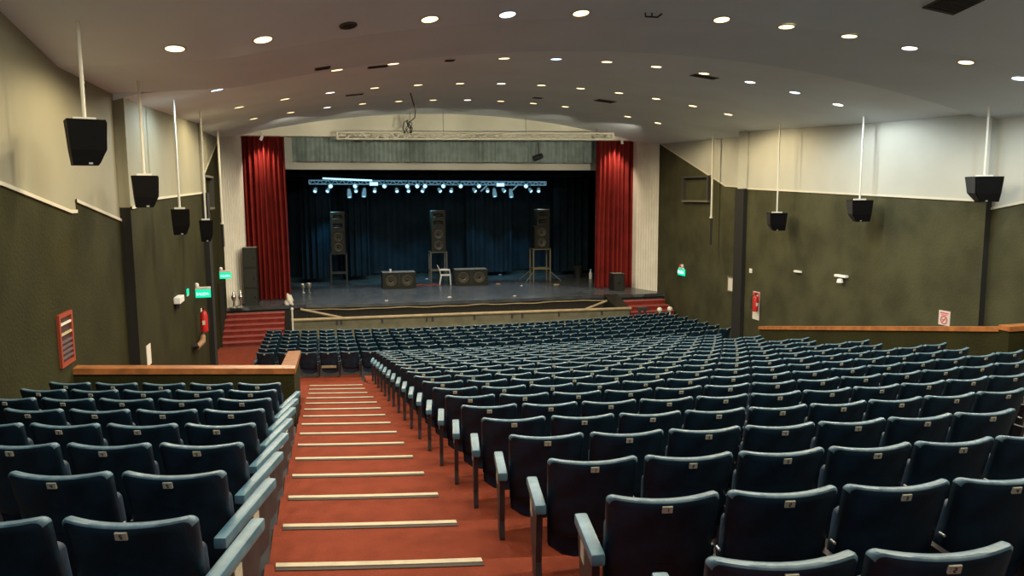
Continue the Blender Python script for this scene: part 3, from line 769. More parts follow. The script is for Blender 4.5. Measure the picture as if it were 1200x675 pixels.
# white plastic chair seen from the side (facing right)
def plastic_chair(loc, rz):
    t = thing('plastic_chair', 'white plastic garden chair on stage between the subwoofers', 'chair', loc, rz)
    W, sh = .46, .46
    mb = MB()
    mb.cbox(-.23, .23, -W/2, W/2, sh-.035, sh, .012); mb.build('seat', M['white'], t)
    b = MB(); n = 8
    for i in range(n+1):
        u = i/n; x = -.22-.02*u-.13*u*u; z = sh-.02+.46*u
        for yy in (-W/2+.02*u, W/2-.02*u): b.v += [(x, yy, z), (x-.022, yy, z)]
    for i in range(n):
        o = i*4
        b.f += [(o, o+2, o+6, o+4), (o+1, o+5, o+7, o+3), (o, o+4, o+5, o+1), (o+2, o+3, o+7, o+6)]; b.m += [0]*4
    b.f += [(0, 1, 3, 2), (n*4, n*4+2, n*4+3, n*4+1)]; b.m += [0, 0]
    b.build('backrest', M['white'], t, smooth=True)
    for sy in (-1, 1):
        MB().tube([(-.2, sy*(W/2-.03), sh), (-.25, sy*(W/2-.01), .2), (-.28, sy*(W/2), 0)], [.035, .03, .026], 8).build('leg', M['white'], t, smooth=True)
        MB().tube([(.2, sy*(W/2-.03), sh), (.21, sy*(W/2-.02), .2), (.22, sy*(W/2-.01), 0)], [.035, .03, .026], 8).build('leg', M['white'], t, smooth=True)
        MB().tube([(-.25, sy*(W/2), sh+.22), (0, sy*(W/2+.02), sh+.23), (.18, sy*(W/2+.01), sh+.21), (.2, sy*(W/2), sh-.02)], .02, 8).build('armrest', M['white'], t, smooth=True)
p = at_z(522.5, 333.5, STAGE)
ch = plastic_chair((p.x, p.y, STAGE), -.15)

# small things on the stage
def lathe_thing(name, label, cat, px, py, prof, mat, Z=STAGE, parts=None, group=None, n=14):
    p = at_z(px, py, Z); t = thing(name, label, cat, (p.x, p.y, Z), 0, group)
    for nm, pr, m in [('body', prof, mat)]+(parts or []):
        MB().lathe(pr, n).build(nm, m, t, smooth=True)
    return t
for px, py, lab in ((355.5, 343.5, 'silver goblet near the left red curtain, the shorter of two'), (362.5, 343.5, 'silver goblet near the left red curtain, the taller of two')):
    k = 1.0 if px < 360 else 1.12
    lathe_thing('silver_goblet', lab, 'goblet', px, py, [(.07*k, 0), (.08*k, .02), (.03*k, .05), (.025*k, .16*k), (.09*k, .24*k), (.11*k, .38*k), (.10*k, .38*k), (.07*k, .27*k)], M['silver'])
for px, py, hgt, lab in ((274.5, 361.3, .62, 'silver pedestal ornament on the stage edge nearest the left wall'), (282.5, 361, .66, 'silver pedestal ornament beside the stacked dark cabinets')):
    lathe_thing('pedestal_ornament', lab, 'ornament', px, py, [(.13, 0), (.13, .03), (.05, .08), (.035, .25), (.07, .32), (.09, .42), (.05, .5)], M['silver'], parts=[('finial', [(.03, .5), (.05, .54), (.04, .58), (.012, hgt), (.001, hgt+.02)], M['silver'])])
lathe_thing('waste_bin', 'black round bin in the dark right corner of the stage', 'bin', 677.5, 325.5, [(.19, 0), (.22, .55), (.23, .57), (.20, .57), (.18, .05)], M['black'], parts=[('bin_rim', [(.235, .55), (.245, .58), (.21, .58)], M['steel'])])
lathe_thing('water_bottle', 'clear pale bottle standing right of the black bin', 'bottle', 692, 327, [(.07, 0), (.08, .05), (.08, .28), (.03, .38), (.03, .44)], M['white'], parts=[('bottle_cap', [(.035, .44), (.035, .48), (.001, .48)], M['bluemetal'])])
# paper scraps on the boards
def scrap(px, py, s, mat, lab):
    p = at_z(px, py, STAGE); mb = MB(); rnd = random.Random(int(px*7)); pts = []
    n = 9
    top = [(s*math.cos(2*PI*i/n)*rnd.uniform(.7, 1.1), s*.6*math.sin(2*PI*i/n)*rnd.uniform(.7, 1.1)) for i in range(n)]
    vs = [(x, y, .004) for x, y in top]+[(x*.75, y*.75, s*.35*rnd.uniform(.5, 1.2)) for x, y in top]+[(0, 0, s*.3)]
    fs = [(i, (i+1) % n, n+(i+1) % n, n+i) for i in range(n)]+[(n+i, n+(i+1) % n, 2*n) for i in range(n)]+[tuple(range(n-1, -1, -1))]
    mb.add(vs, fs); o = mb.build('paper_scrap', mat, smooth=True); o.location = p
    tag(o, lab, 'paper scrap')
scrap(527, 348.5, .10, M['paper'], 'white scrap on the boards before the plastic chair')
scrap(652, 334, .17, M['palewood'], 'pinkish crumpled scrap below the right speaker stand')
scrap(584, 333, .13, M['hose'], 'tan scrap on the boards right of the second subwoofer')
scrap(500, 327, .09, M['bluemetal'], 'tiny pale scrap beside the middle speaker stand')
scrap(586, 322, .09, M['bluemetal'], 'tiny pale scrap near the backdrop behind the second subwoofer')
scrap(611, 335, .06, M['white'], 'tiny white scrap left of the right speaker stand')
scrap(453, 352.5, .08, M['paper'], 'small pale scrap on the stage boards before the first subwoofer')
scrap(603, 347, .08, M['paper'], 'small pale scrap on the stage boards left of the right curtain')
# red cable on the boards between the subwoofers
pts = [at_z(x, y, STAGE+.012) for x, y in ((488, 334), (495, 333), (503, 334.5), (509, 333), (516, 334.5))]
tag(MB().tube(pts, .02, 6).build('stage_cable', M['redink'], smooth=True), 'thin reddish cable lying between the two subwoofers', 'cable')
# globes at the foot of the right stairs
for px, py, lab in ((773, 363, 'white globe on a short post before the right stairs'), (785, 362, 'white globe on a short post beside the right wall')):
    p = at_y(px, py, 26.9)
    t = thing('globe_post', lab, 'globe', (p.x, 26.9, .05))
    MB().tube([(0, 0, 0), (0, 0, p.z-.05)], .03, 8).build('pole', M['whitepole'], t, smooth=True)
    MB().lathe([(.001, -.10), (.06, -.085), (.10, -.03), (.10, .03), (.06, .085), (.001, .10)], 14, 0, Matrix.Translation((0, 0, p.z-.05))).build('globe', M['glow_globe'], t, smooth=True)
p = at_y(753, 362, 26.9)
t = thing('floor_lamp_stand', 'small dark twin stand at the right end of the pit rail', 'stand', (p.x, 26.9, .05))
for sx in (-.12, .1):
    MB().tube([(sx, 0, 0), (sx, 0, p.z-.1)], .05, 8).build('pole', M['steel'], t, smooth=True)
MB().cbox(-.2, .18, -.06, .06, p.z-.12, p.z+.02, .02).build('head', M['steel'], t)

# ------------------------------------------------------------------ hung wall speakers
def hung(px, py_top, py_bot, X, wpx, label, rodpx=None, yaw=0., tilt=0.):
    p = at_x(px, py_top, X); q = at_y(px, py_bot, p.y); H = p.z-q.z
    d = (Vector((p.x, p.y, p.z))-EYE).dot(FW); W = wpx/F*d*.92
    t = thing('hung_speaker', label, 'speaker', (p.x, p.y, p.z), yaw)
    # wedge: wide flat top, front face slanting inwards to a narrow bottom
    D = W*.95
    top = [(-W/2, -D/2), (W/2, -D/2), (W/2, D/2), (-W/2, D/2)]
    mid = [(-W*.44, -D*.48), (W*.46, -D*.46), (W*.46, D*.30), (-W*.44, D*.44)]
    bot = [(-W*.40, -D*.42), (W*.26, -D*.40), (W*.26, D*.05), (-W*.40, D*.28)]
    v = [(x, y, 0) for x, y in top]+[(x, y, -H*.66) for x, y in mid]+[(x, y, -H) for x, y in bot]
    if tilt < 0: v = [(-x, y, z) for x, y, z in v]
    fs = [(0, 1, 2, 3), (8, 11, 10, 9)]
    for a in (0, 4):
        for i in range(4): fs.append((a+i, a+(i+1) % 4, a+4+(i+1) % 4, a+4+i))
    MB().add(v, fs).build('cabinet', M['hungbox'], t)
    # grille: slightly proud panel on the aisle-facing side
    s = -1 if tilt < 0 else 1
    g = MB(); e = .012
    g.add([(s*(W/2+e), -D*.44, -.03*H), (s*(W/2+e), D*.42, -.03*H), (s*(W*.46+e), D*.27, -H*.65), (s*(W*.46+e), -D*.42, -H*.65), (s*(W*.27+e), D*.04, -H*.96), (s*(W*.27+e), -D*.36, -H*.96)], [(0, 1, 2, 3), (3, 2, 4, 5)])
    g.build('grille', M['grille'], t)
    br = MB(); br.box(-W*.3, W*.3, -.03, .03, 0, .035); br.build('bracket', M['whitepole'], t)
    MB().box(s*W*.05-.02, s*W*.05+.02, -D*.40-.012, -D*.38, -H*.98, -H*.94).build('badge', M['bolt'], t)
    zc = ceil_z(p.x, p.y)-p.z
    MB().tube([(.0, 0, .03), (.0, 0, zc+.005)], .021, 8).build('rod', M['whitepole'], t, smooth=True)
    return t
M['hungbox'] = new_mat('hung_speaker_black', (.002, .002, .002), .7, spec=.12, noise=.2, nscale=10)
XLs, XRs = -2.55, 12.75
hung(99, 141, 194, XLs, 44, 'largest black speaker hung on a white rod, nearest on left wall', yaw=.35, tilt=1)
hung(169, 206, 243, XLs, 30, 'second black hung speaker from the camera along the left wall', yaw=.25, tilt=1)
hung(210.5, 245, 275, XLs, 21, 'third black hung speaker from the camera along the left wall', yaw=.2, tilt=1)
hung(241, 258, 283, XLs, 16, 'black hung speaker on the left closest to the stage', yaw=.15, tilt=1)
hung(1153.5, 207, 236.5, XRs, 33, 'black hung speaker nearest the camera along the right wall', yaw=-.35, tilt=-1)
hung(1007.5, 234.5, 259.5, XRs, 25, 'middle black hung speaker of three along the right wall', yaw=-.3, tilt=-1)
hung(910.5, 249.5, 270, XRs, 21, 'black hung speaker on the right closest to the stage', yaw=-.3, tilt=-1)

# ------------------------------------------------------------------ wall fittings, right wall
def on_wall(name, label, cat, px0, py0, px1, py1, X, S, depth, mat, flat=False):
    """box on a side wall between two pixels (opposite corners)"""
    a, b = at_x(px0, py0, X), at_x(px1, py1, X)
    y0, y1 = sorted((a.y, b.y)); z0, z1 = sorted((a.z, b.z))
    t = thing(name, label, cat, (X, (y0+y1)/2, z0))
    return t, (y1-y0)/2, z1-z0
def rbox(t, nm, x0, x1, y0, y1, z0, z1, mat, S, b=0.):
    xa, xb = sorted((-S*x0, -S*x1))
    mb = MB()
    (mb.cbox(xa, xb, y0, y1, z0, z1, b) if b else mb.box(xa, xb, y0, y1, z0, z1))
    return mb.build(nm, mat, t)
# rectangular grey frame high on the right wall, its white rod ending in black
X4 = RX4
t, hw, h = on_wall('wall_frame', 'empty grey rectangular frame on the right wall beneath the slanting edge', 'frame', 803, 207, 833, 237, X4, 1, .1, None)
for nm, y0, y1, z0, z1, m in (('top_bar', -hw, hw, h-.07, h, 'framegrey'), ('bottom_bar', -hw, hw, 0, .07, 'framepale'), ('side_bar', -hw, -hw+.1, .07, h-.07, 'framegrey'), ('side_bar', hw-.1, hw, .07, h-.07, 'framegrey')):
    M.setdefault('framegrey', new_mat('dark_frame', (.05, .05, .045), .7)); M.setdefault('framepale', new_mat('pale_frame', (.15, .14, .11), .7))
    rbox(t, nm, 0, .14, y0, y1, z0, z1, M[m], 1)
def wall_rod(px, py_mid, py_bot, X, label):
    p = at_x(px, py_mid, X); q = at_x(px, py_bot, X)
    t = thing('hanging_rod', label, 'rod', (p.x, p.y, q.z))
    zc = ceil_z(p.x, p.y)
    MB().tube([(0, 0, p.z-q.z), (0, 0, zc-q.z+.05)], .035, 8).build('upper_rod', M['whitepole'], t, smooth=True)
    MB().tube([(0, 0, 0), (0, 0, p.z-q.z)], .04, 8).build('lower_rod', M['black'], t, smooth=True)
    MB().lathe([(.06, -.02), (.06, .03), (.04, .03)], 10, 0, Matrix.Translation((0, 0, p.z-q.z))).build('collar', M['whitepole'], t)
wall_rod(833.5, 255, 287, RX4-.3, 'white hanging rod with a black lower end by the right frame')
# exit sign, right wall
def word(s, size, mat, parent, mtx, name='lettering', depth=.004):
    cu = bpy.data.curves.new(name, 'FONT'); cu.body = s; cu.size = size; cu.align_x = 'CENTER'; cu.align_y = 'CENTER'; cu.extrude = depth; cu.offset = size*.012
    ob = bpy.data.objects.new(name, cu); C.objects.link(ob)
    dg = bpy.context.evaluated_depsgraph_get(); me = bpy.data.meshes.new_from_object(ob.evaluated_get(dg))
    C.objects.unlink(ob); bpy.data.objects.remove(ob)
    me.materials.clear(); me.materials.append(mat)
    o = link(name, me, parent); o.matrix_local = mtx; return o
t, hw, h = on_wall('exit_sign', 'small green exit sign flat on the right wall by the stage', 'exit sign', 796, 314.5, 803, 323.5, X4, 1, .06, None)
rbox(t, 'sign_panel', .0, .06, -hw, hw, 0, h, M['green'], 1, .008)
word('SALIDA', hw*.62, M['letter'], t, Matrix.Translation((-.064, 0, h*.5)) @ Matrix(((0, 0, -1, 0), (-1, 0, 0, 0), (0, 1, 0, 0), (0, 0, 0, 1))))
rbox(t, 'lamp_housing', .0, .07, -hw*.7, hw*.7, h, h+.06, M['white'], 1, .01)
for yy, m in ((-.09, 'white'), (.05, 'redink')):
    MB().lathe([(.001, -.06), (.05, -.04), (.055, .02), (.03, .055), (.001, .06)], 10, 0, Matrix.Translation((-.04, yy, h+.13))).build('lamp_bulb', M[m], t, smooth=True)
# papers and boxes
def sheet(name, label, cat, px0, py0, px1, py1, X, S, marks=False, mat='paper'):
    t, hw, h = on_wall(name, label, cat, px0, py0, px1, py1, X, S, .01, None)
    rbox(t, 'sheet', .0, .012, -hw, hw, 0, h, M[mat], S)
    return t, hw, h
t, hw, h = sheet('notice_board', 'blank white notice sheet on the right wall left of the dark pier', 'notice', 853.5, 324, 861.5, 342.5, X4, 1)
g = MB()
for y0, y1, z0, z1 in ((-hw-.02, hw+.02, -.02, .02), (-hw-.02, hw+.02, h-.02, h+.02), (-hw-.02, -hw+.02, .02, h-.02), (hw-.02, hw+.02, .02, h-.02)): g.box(-.03, 0, y0, y1, z0, z1)
g.build('frame', M['framepale'], t)
X3 = RX3
t, hw, h = on_wall('wall_switch', 'tiny white switch on the right wall beside the dark pier', 'switch', 879, 314.5, 881.5, 320, X3, 1, .04, None)
rbox(t, 'cover', 0, .03, -hw, hw, 0, h, M['white'], 1, .006); rbox(t, 'button', .03, .04, -hw*.4, hw*.4, h*.35, h*.65, M['paper'], 1)
t, hw, h = on_wall('junction_box', 'small white box alone on the right wall', 'box', 932.5, 316.5, 940, 320, X3, 1, .06, None)
rbox(t, 'box_body', 0, .07, -hw, hw, 0, h, M['white'], 1, .01); rbox(t, 'box_lid', .07, .08, -hw*.9, hw*.9, h*.1, h*.9, M['paper'], 1)
t, hw, h = on_wall('emergency_light', 'white emergency light with a lamp below, on the right wall', 'emergency light', 981.5, 321, 994.5, 326, X3, 1, .1, None)
rbox(t, 'housing', 0, .11, -hw, hw, 0, h, M['white'], 1, .015)
MB().lathe([(.03, .06), (.07, .05), (.085, -.04), (.06, -.06), (.001, -.06)], 12, 0, Matrix.Translation((-.1, -.02, -.09))).build('lamp', M['white'], t, smooth=True)
MB().tube([(-.06, 0, .02), (-.09, -.02, -.06)], .02, 6).build('bracket', M['black'], t)
# no smoking sign
t, hw, h = sheet('no_smoking_sign', 'white no smoking notice on the right wall above the handrail', 'sign', 1101, 363, 1113, 382.5, X3, 1, mat='nosmoke')if 'nosmoke' in M else (None, 0, 0)
if t is None:
    M['nosmoke'] = new_mat('pinkish_paper', (.66, .56, .53), .8)
    t, hw, h = sheet('no_smoking_sign', 'white no smoking notice on the right wall above the handrail', 'sign', 1101, 363, 1113, 382.5, X3, 1, mat='nosmoke')
Mx = Matrix.Translation((-.016, 0, h*.38)) @ Matrix.Rotation(-PI/2, 4, 'Y')
rr = hw*.62
g = MB().lathe([(rr, 0), (rr, .004), (rr*.78, .004), (rr*.78, 0)], 24, 0, Mx, close=False)
g.box(-rr*.08, rr*.08, -rr*.8, rr*.8, 0, .004, 0, Mx @ Matrix.Rotation(.78, 4, 'Z'))
g.build('prohibition_ring', M['redink'], t)
MB().box(-.019, -.015, -rr*.5, rr*.45, h*.37, h*.40).build('cigarette', M['ink'], t)
MB().box(-.015, -.012, -hw*.75, hw*.75, h*.80, h*.88).build('text_line', M['redink'], t)
MB().box(-.015, -.012, -hw*.6, hw*.6, h*.70, h*.74).build('text_line', M['redink'], t)

def extinguisher(label, loc, s, plate=True, S=1):
    t = thing('fire_extinguisher', label, 'fire extinguisher', loc)
    MB().lathe([(.07*s, 0), (.085*s, .02*s), (.085*s, .40*s), (.06*s, .47*s), (.03*s, .49*s), (.03*s, .53*s)], 16).build('cylinder', M['red'], t, smooth=True)
    MB().cbox(-.025*s, .025*s, -.06*s, .05*s, .53*s, .57*s, .006).build('valve', M['black'], t)
    MB().tube([(0, -.05*s, .56*s), (-S*.02, -.13*s, .60*s)], .012*s, 6).build('lever', M['black'], t)
    MB().tube([(0, .04*s, .54*s), (-S*.08*s, .1*s, .45*s), (-S*.1*s, .1*s, .2*s), (-S*.09*s, .09*s, .08*s)], .014*s, 6).build('hose', M['black'], t, smooth=True)
    MB().box(-.03*s, .03*s, -.088*s, -.08*s, .18*s, .28*s).build('label_sticker', M['paper'], t)
    return t
t, hw, h = sheet('extinguisher_board', 'tall white and red board behind the right fire extinguisher', 'sign', 883, 341, 889.5, 375.5, X3, 1)
rbox(t, 'red_band', .012, .016, -hw, hw, h*.62, h*.98, M['redink'], 1); rbox(t, 'pictogram', .016, .02, -hw*.5, hw*.5, h*.72, h*.9, M['paper'], 1)
p = at_x(885, 365, X3-.14)
extinguisher('red fire extinguisher on the right wall before its white board', (X3-.14, p.y, p.z), 1.0)

# ------------------------------------------------------------------ wall fittings, left wall
# slanted red rack frame on near wall
a, b = at_x(65.5, 372, LX1), at_x(85.5, 422, LX1)
t = thing('wall_rack', 'red framed ladder rack with white rungs on the near left wall', 'rack', (LX1, (a.y+b.y)/2, b.z))
hw = (b.y-a.y)/2; h = a.z-b.z+.02
for y0, y1, z0, z1 in ((-hw, -hw+.05, 0, h), (hw-.05, hw, 0, h), (-hw+.05, hw-.05, 0, .05), (-hw+.05, hw-.05, h-.05, h)):
    MB().box(0, .035, y0, y1, z0, z1).build('frame_bar', M['terracotta'], t)
MB().box(0, .01, -hw+.05, hw-.05, .05, h-.05).build('back_panel', M['rackback'] if 'rackback' in M else M.setdefault('rackback', new_mat('rack_back', (.045, .015, .012), .7)), t)
for k, m in ((.80, 'paper'), (.61, 'nosing'), (.46, 'rackbar'), (.36, 'rackbar'), (.26, 'rackbar'), (.16, 'rackbar')):
    M.setdefault('rackbar', new_mat('mauve_rack_bar', (.14, .09, .10), .6))
    MB().box(.01, .03, -hw+.05, hw-.05, h*k-.014, h*k+.014).build('rung', M[m], t)
t, hw, h = sheet('wall_notice', 'small white notice low on the left wall above the handrail', 'notice', 171, 406, 177, 425.5, LX3, -1)
# emergency lamp, small green light
t, hw, h = on_wall('emergency_light', 'white emergency light with a dark base on the left wall', 'emergency light', 203, 349, 208.5, 354, LX3, -1, .1, None)
rbox(t, 'housing', 0, .14, -hw*1.0, hw*1.0, .02, h, M['white'], -1, .02); rbox(t, 'lamp', .02, .1, -hw*.7, hw*.2, -h*.5, .02, M['black'], -1, .01)
t, hw, h = on_wall('indicator_light', 'tiny green indicator light on the left wall', 'light', 218.5, 339, 220, 345, LX3, -1, .05, None)
rbox(t, 'cover', 0, .03, -.09, .09, 0, h, M['green'], -1, .006); rbox(t, 'base', 0, .02, -.1, .1, -.03, 0, M['white'], -1)
# exit signs hanging out from the left wall, facing the seats
def flag_sign(px0, py0, px1, py1, Y, lab):
    a, b = at_y(px0, py0, Y), at_y(px1, py1, Y); w = b.x-a.x; h = a.z-b.z
    t = thing('exit_sign', lab, 'exit sign', ((a.x+b.x)/2, Y, b.z))
    MB().cbox(-w/2, w/2, 0, .06, 0, h, .01).build('sign_panel', M['green'], t)
    word('SALIDA', w*.245, M['letter'], t, Matrix.Translation((0, -.004, h*.44)) @ Matrix.Rotation(PI/2, 4, 'X'))
    MB().cbox(-w/2, w/2, -.01, .08, h, h+.06, .01).build('lamp_housing', M['paper'], t)
    MB().lathe([(.001, -.06), (.05, -.03), (.05, .03), (.001, .06)], 10, 0, Matrix.Translation((-w*.36, .03, h+.11))).build('lamp_bulb', M['white'], t, smooth=True)
    MB().tube([(-w/2-.25, .03, h*.5+.15), (-w/2, .03, h*.5+.15)], .015, 6).build('bracket', M['black'], t)
flag_sign(228, 339.5, 247, 348.5, 20.6, 'green lit exit sign on the left wall, nearer of the two')
flag_sign(257, 319.5, 271, 326.5, 25.0, 'green lit exit sign on the left wall, closest to the stage')
t, hw, h = sheet('wall_notice', 'narrow white notice on the left wall beyond the nearer exit sign', 'notice', 248, 346, 250, 366, LX4, -1)
# extinguisher on the left with its small board
Xe = LX3
p = at_x(240, 389, Xe+.2)
extinguisher('red fire extinguisher hanging on the left wall by the dark pier', (Xe+.2, p.y, p.z), 1.08, S=-1)
t, hw, h = sheet('extinguisher_board', 'slim cream board just above the left fire extinguisher', 'sign', 235, 362, 237, 376, Xe, -1)
# coiled tan hose with black nozzle below
a = at_x(238, 394, Xe+.1); b = at_x(231, 407, Xe+.1); c = at_x(236, 400, Xe+.1)
t = thing('fire_hose', 'short tan hose with black ends on the left wall below the extinguisher', 'hose', (0, 0, 0))
MB().tube([a, c+Vector((.03, 0, 0)), b], [.06, .075, .06], 10).build('hose_body', M['hose'], t, smooth=True)
for q, d in ((a, Vector((0, .12, .16))), (b, Vector((0, -.2, .10)))): MB().tube([q, q+d], .05, 8).build('coupling', M['black'], t, smooth=True)
# doorway near the stage
a, b = at_x(257, 332, LX4), at_x(262, 402, LX4)
dr = MB(); y0, y1 = at_x(256.5, 360, LX4).y, at_x(262.5, 360, LX4).y; zt = at_x(260, 331, LX4).z
dr.box(LX4-.05, LX4+.03, y0, y1, -.1, zt)
o = struct(dr.build('door_1', M['dark']))
fr = MB(); fr.box(LX4, LX4+.06, y0-.1, y0, -.1, zt+.1); fr.box(LX4, LX4+.06, y1, y1+.1, -.1, zt+.1); fr.box(LX4, LX4+.06, y0, y1, zt, zt+.1)
fr.build('door_frame', M['olive'], o)
# frame and rod high on the left wall near the stage, mirroring the right side
Yf0, Yf1 = 24.6, 26.6
t = thing('wall_frame', 'empty pale rectangular frame high on the left wall near the stage', 'frame', (LX4, (Yf0+Yf1)/2, 4.75))
hh = 1.05; hw = (Yf1-Yf0)/2
for nm, y0, y1, z0, z1, m in (('top_bar', -hw, hw, hh-.07, hh, 'framepale'), ('bottom_bar', -hw, hw, 0, .07, 'framepale'), ('side_bar', -hw, -hw+.1, .07, hh-.07, 'framegrey'), ('side_bar', hw-.1, hw, .07, hh-.07, 'framegrey')):
    MB().box(0, .14, y0, y1, z0, z1).build(nm, M[m], t)
wall_rod(260.5, 262, 290, LX4+.35, 'white hanging rod with a black lower end by the left frame')

# ------------------------------------------------------------------ ceiling fixtures
def slope_rot(X, Y):
    d = (ceil_z(X+.05, Y)-ceil_z(X-.05, Y))/.1; e = (ceil_z(X, Y+.05)-ceil_z(X, Y-.05))/.1
    return Matrix.Rotation(-math.atan(d), 4, 'Y') @ Matrix.Rotation(math.atan(e), 4, 'X')
ROWY = [10.85, 15.8, 20.3, 24.9]
ROWPX = [[(205, 'w'), (308, 'w'), (504, 'w'), (595, 'c'), (681, 'w'), (846, 'w'), (922, 'w'), (995, 'w'), (1066, 'n'), (1132, 'w'), (1195, 'c')],
         [(254.5, 'c'), (325, 'w'), (394.5, 'w'), (461, 'w'), (590.5, 'w'), (651.5, 'c'), (711, 'w'), (769, 'w'), (825, 'w'), (879, 'n'), (931.5, 'c'), (982, 'n')],
         [(280, 'w'), (334, 'w'), (387, 'n'), (439, 'w'), (490, 'w'), (539, 'w'), (587.5, 'n'), (634.5, 'w'), (680.5, 'w'), (725.5, 'w'), (769, 'w'), (812, 'w'), (853.5, 'w')],
         [(297, 'w'), (340.5, 'w'), (383.5, 'n'), (425, 'w'), (467.5, 'w'), (507.5, 'w'), (548, 'n'), (587, 'w'), (625, 'w'), (662.5, 'w'), (735.5, 'w'), (771, 'w')]]
bez = MB().lathe([(.138, .006), (.138, -.005), (.120, -.008), (.112, -.002)], 24, close=False).mesh('bezel', M['bezel'] if 'bezel' in M else M.setdefault('bezel', new_mat('cream_bezel', (.55, .5, .42), .5)), True)
lensm = {}
for k, nm in (('w', 'warm'), ('c', 'cool'), ('n', 'neutral')):
    lensm[k] = MB().lathe([(.115, -.004), (.06, -.006), (.001, -.007)], 24, close=False).mesh('lens', M['lens_'+nm], True)
COL = {'w': (1, .80, .50), 'c': (.52, .76, 1), 'n': (.92, .98, 1)}
NAME = {'w': 'warm', 'c': 'cool blue', 'n': 'bright white'}
def lamp(X, Y, k, power, spot=True):
    l = bpy.data.lights.new('downlight_lamp', 'SPOT'); l.energy = power; l.color = COL[k]; l.spot_size = math.radians(168); l.spot_blend = .35; l.shadow_soft_size = .09
    o = bpy.data.objects.new('downlight_lamp', l); C.objects.link(o); o.location = (X, Y, ceil_z(X, Y)-.09); return o
POW = 138
for r, (Y, row) in enumerate(zip(ROWY, ROWPX)):
    for i, (px, k) in enumerate(row):
        # the rows run straight across the hall at a pitch of 1.1 m
        y_guess = [30, 90, 110, 125][r]
        lo_, hi_ = -4.0, 14.5
        for _ in range(40):
            m_ = (lo_+hi_)/2
            if project((m_, Y, ceil_z(m_, Y)))[0] < px: lo_ = m_
            else: hi_ = m_
        X = round(lo_, 2)
        t = thing('ceiling_downlight', '%s round ceiling downlight, %s from left in the %s row from camera' % (NAME[k], ORD[i+1], ORD[r+1]), 'ceiling light', (X, Y, ceil_z(X, Y)-.003), 0, 'recessed ceiling downlights')
        t.rotation_euler = slope_rot(X, Y).to_euler()
        link('bezel', bez, t); link('lens', lensm[k], t)
        lamp(X, Y, k, POW)
for Y in (6.2, 1.4):
    for i in range(-6, 8, 1):
        if i % 2 and Y < 3: continue
        X = 4.86+1.108*i
        lamp(X, Y, 'wwcwwnw'[(i+int(Y)) % 7], POW*(1.0 if Y > 3 else 1.2))

def on_ceiling(px, py):
    d = ray(px, py)
    t = .5
    while t < 40:
        p = EYE+d*t
        if p.z > ceil_z(p.x, p.y): return p
        t += .01
    return EYE+d*20
def slot(px0, py0, px1, py1, wy, lab):
    a, b = on_ceiling(px0, py0), on_ceiling(px1, py1)
    c = (a+b)/2; L_ = (Vector((a.x, a.y, 0))-Vector((b.x, b.y, 0))).length
    t = thing('ceiling_vent', lab, 'vent', (c.x, c.y, ceil_z(c.x, c.y)-.004)); t.rotation_euler = slope_rot(c.x, c.y).to_euler()
    MB().box(-L_/2, L_/2, -wy/2, wy/2, -.012, 0).build('frame', M['vent'], t)
    g = MB()
    for k in range(3): g.box(-L_/2+.03, L_/2-.03, -wy/2+wy*(.2+.25*k), -wy/2+wy*(.32+.25*k), -.02, -.012)
    g.build('louvre', M['cable'], t)
slot(369, 80.5, 387, 78.5, .22, 'dark slot vent left of the second light row, outer one')
slot(431, 79, 455, 76.5, .28, 'dark slot vent left of the second light row, beside a warm light')
slot(405, 112, 426, 109.5, .24, 'dark slot vent between third and fourth light rows on the left')
slot(522, 70.5, 532, 70.5, .22, 'short dark slot vent between two lights of the second row')
slot(698, 117, 720, 119.5, .5, 'faint grey slot vent beyond the third light row on the right')
slot(811, 89.5, 840, 89.5, .3, 'dark slot vent behind a warm light of the second row')
slot(625, 114.5, 635, 114.5, .25, 'short faint slot vent between third and fourth light rows')
# square grille at the top edge
p = on_ceiling(1117, 3); t = thing('ceiling_vent', 'square dark grille vent at the top right of the ceiling', 'vent', (p.x, p.y, ceil_z(p.x, p.y)-.005)); t.rotation_euler = slope_rot(p.x, p.y).to_euler()
MB().box(-.27, .27, -.27, .27, -.02, 0).build('frame', M['vent'], t)
g = MB()
for k in range(8): g.box(-.24, .24, -.23+k*.058, -.2+k*.058, -.03, -.02)
g.build('louvre', M['cable'], t)
p = on_ceiling(408, 29); t = thing('round_vent', 'round dark vent on the ceiling between two warm lights', 'vent', (p.x, p.y, ceil_z(p.x, p.y)-.003)); t.rotation_euler = slope_rot(p.x, p.y).to_euler()
MB().lathe([(.12, 0), (.12, -.015), (.09, -.02), (.085, -.005)], 20, close=False).build('rim', M['vent'], t); MB().lathe([(.085, -.008), (.05, -.02), (.001, -.02)], 20, close=False).build('core', M['cable'], t)
p = on_ceiling(765, 14); t = thing('ceiling_bracket', 'dark wire bracket on the ceiling between two warm lights', 'bracket', (p.x, p.y, ceil_z(p.x, p.y)))
MB().tube([(-.13, -.03, -.03), (-.1, .03, -.06), (.09, .03, -.06), (.12, -.05, -.03)], .014, 6).build('wire', M['cable'], t, smooth=True); MB().tube([(0, .03, -.06), (0, .03, .01)], .012, 6).build('stem', M['cable'], t)

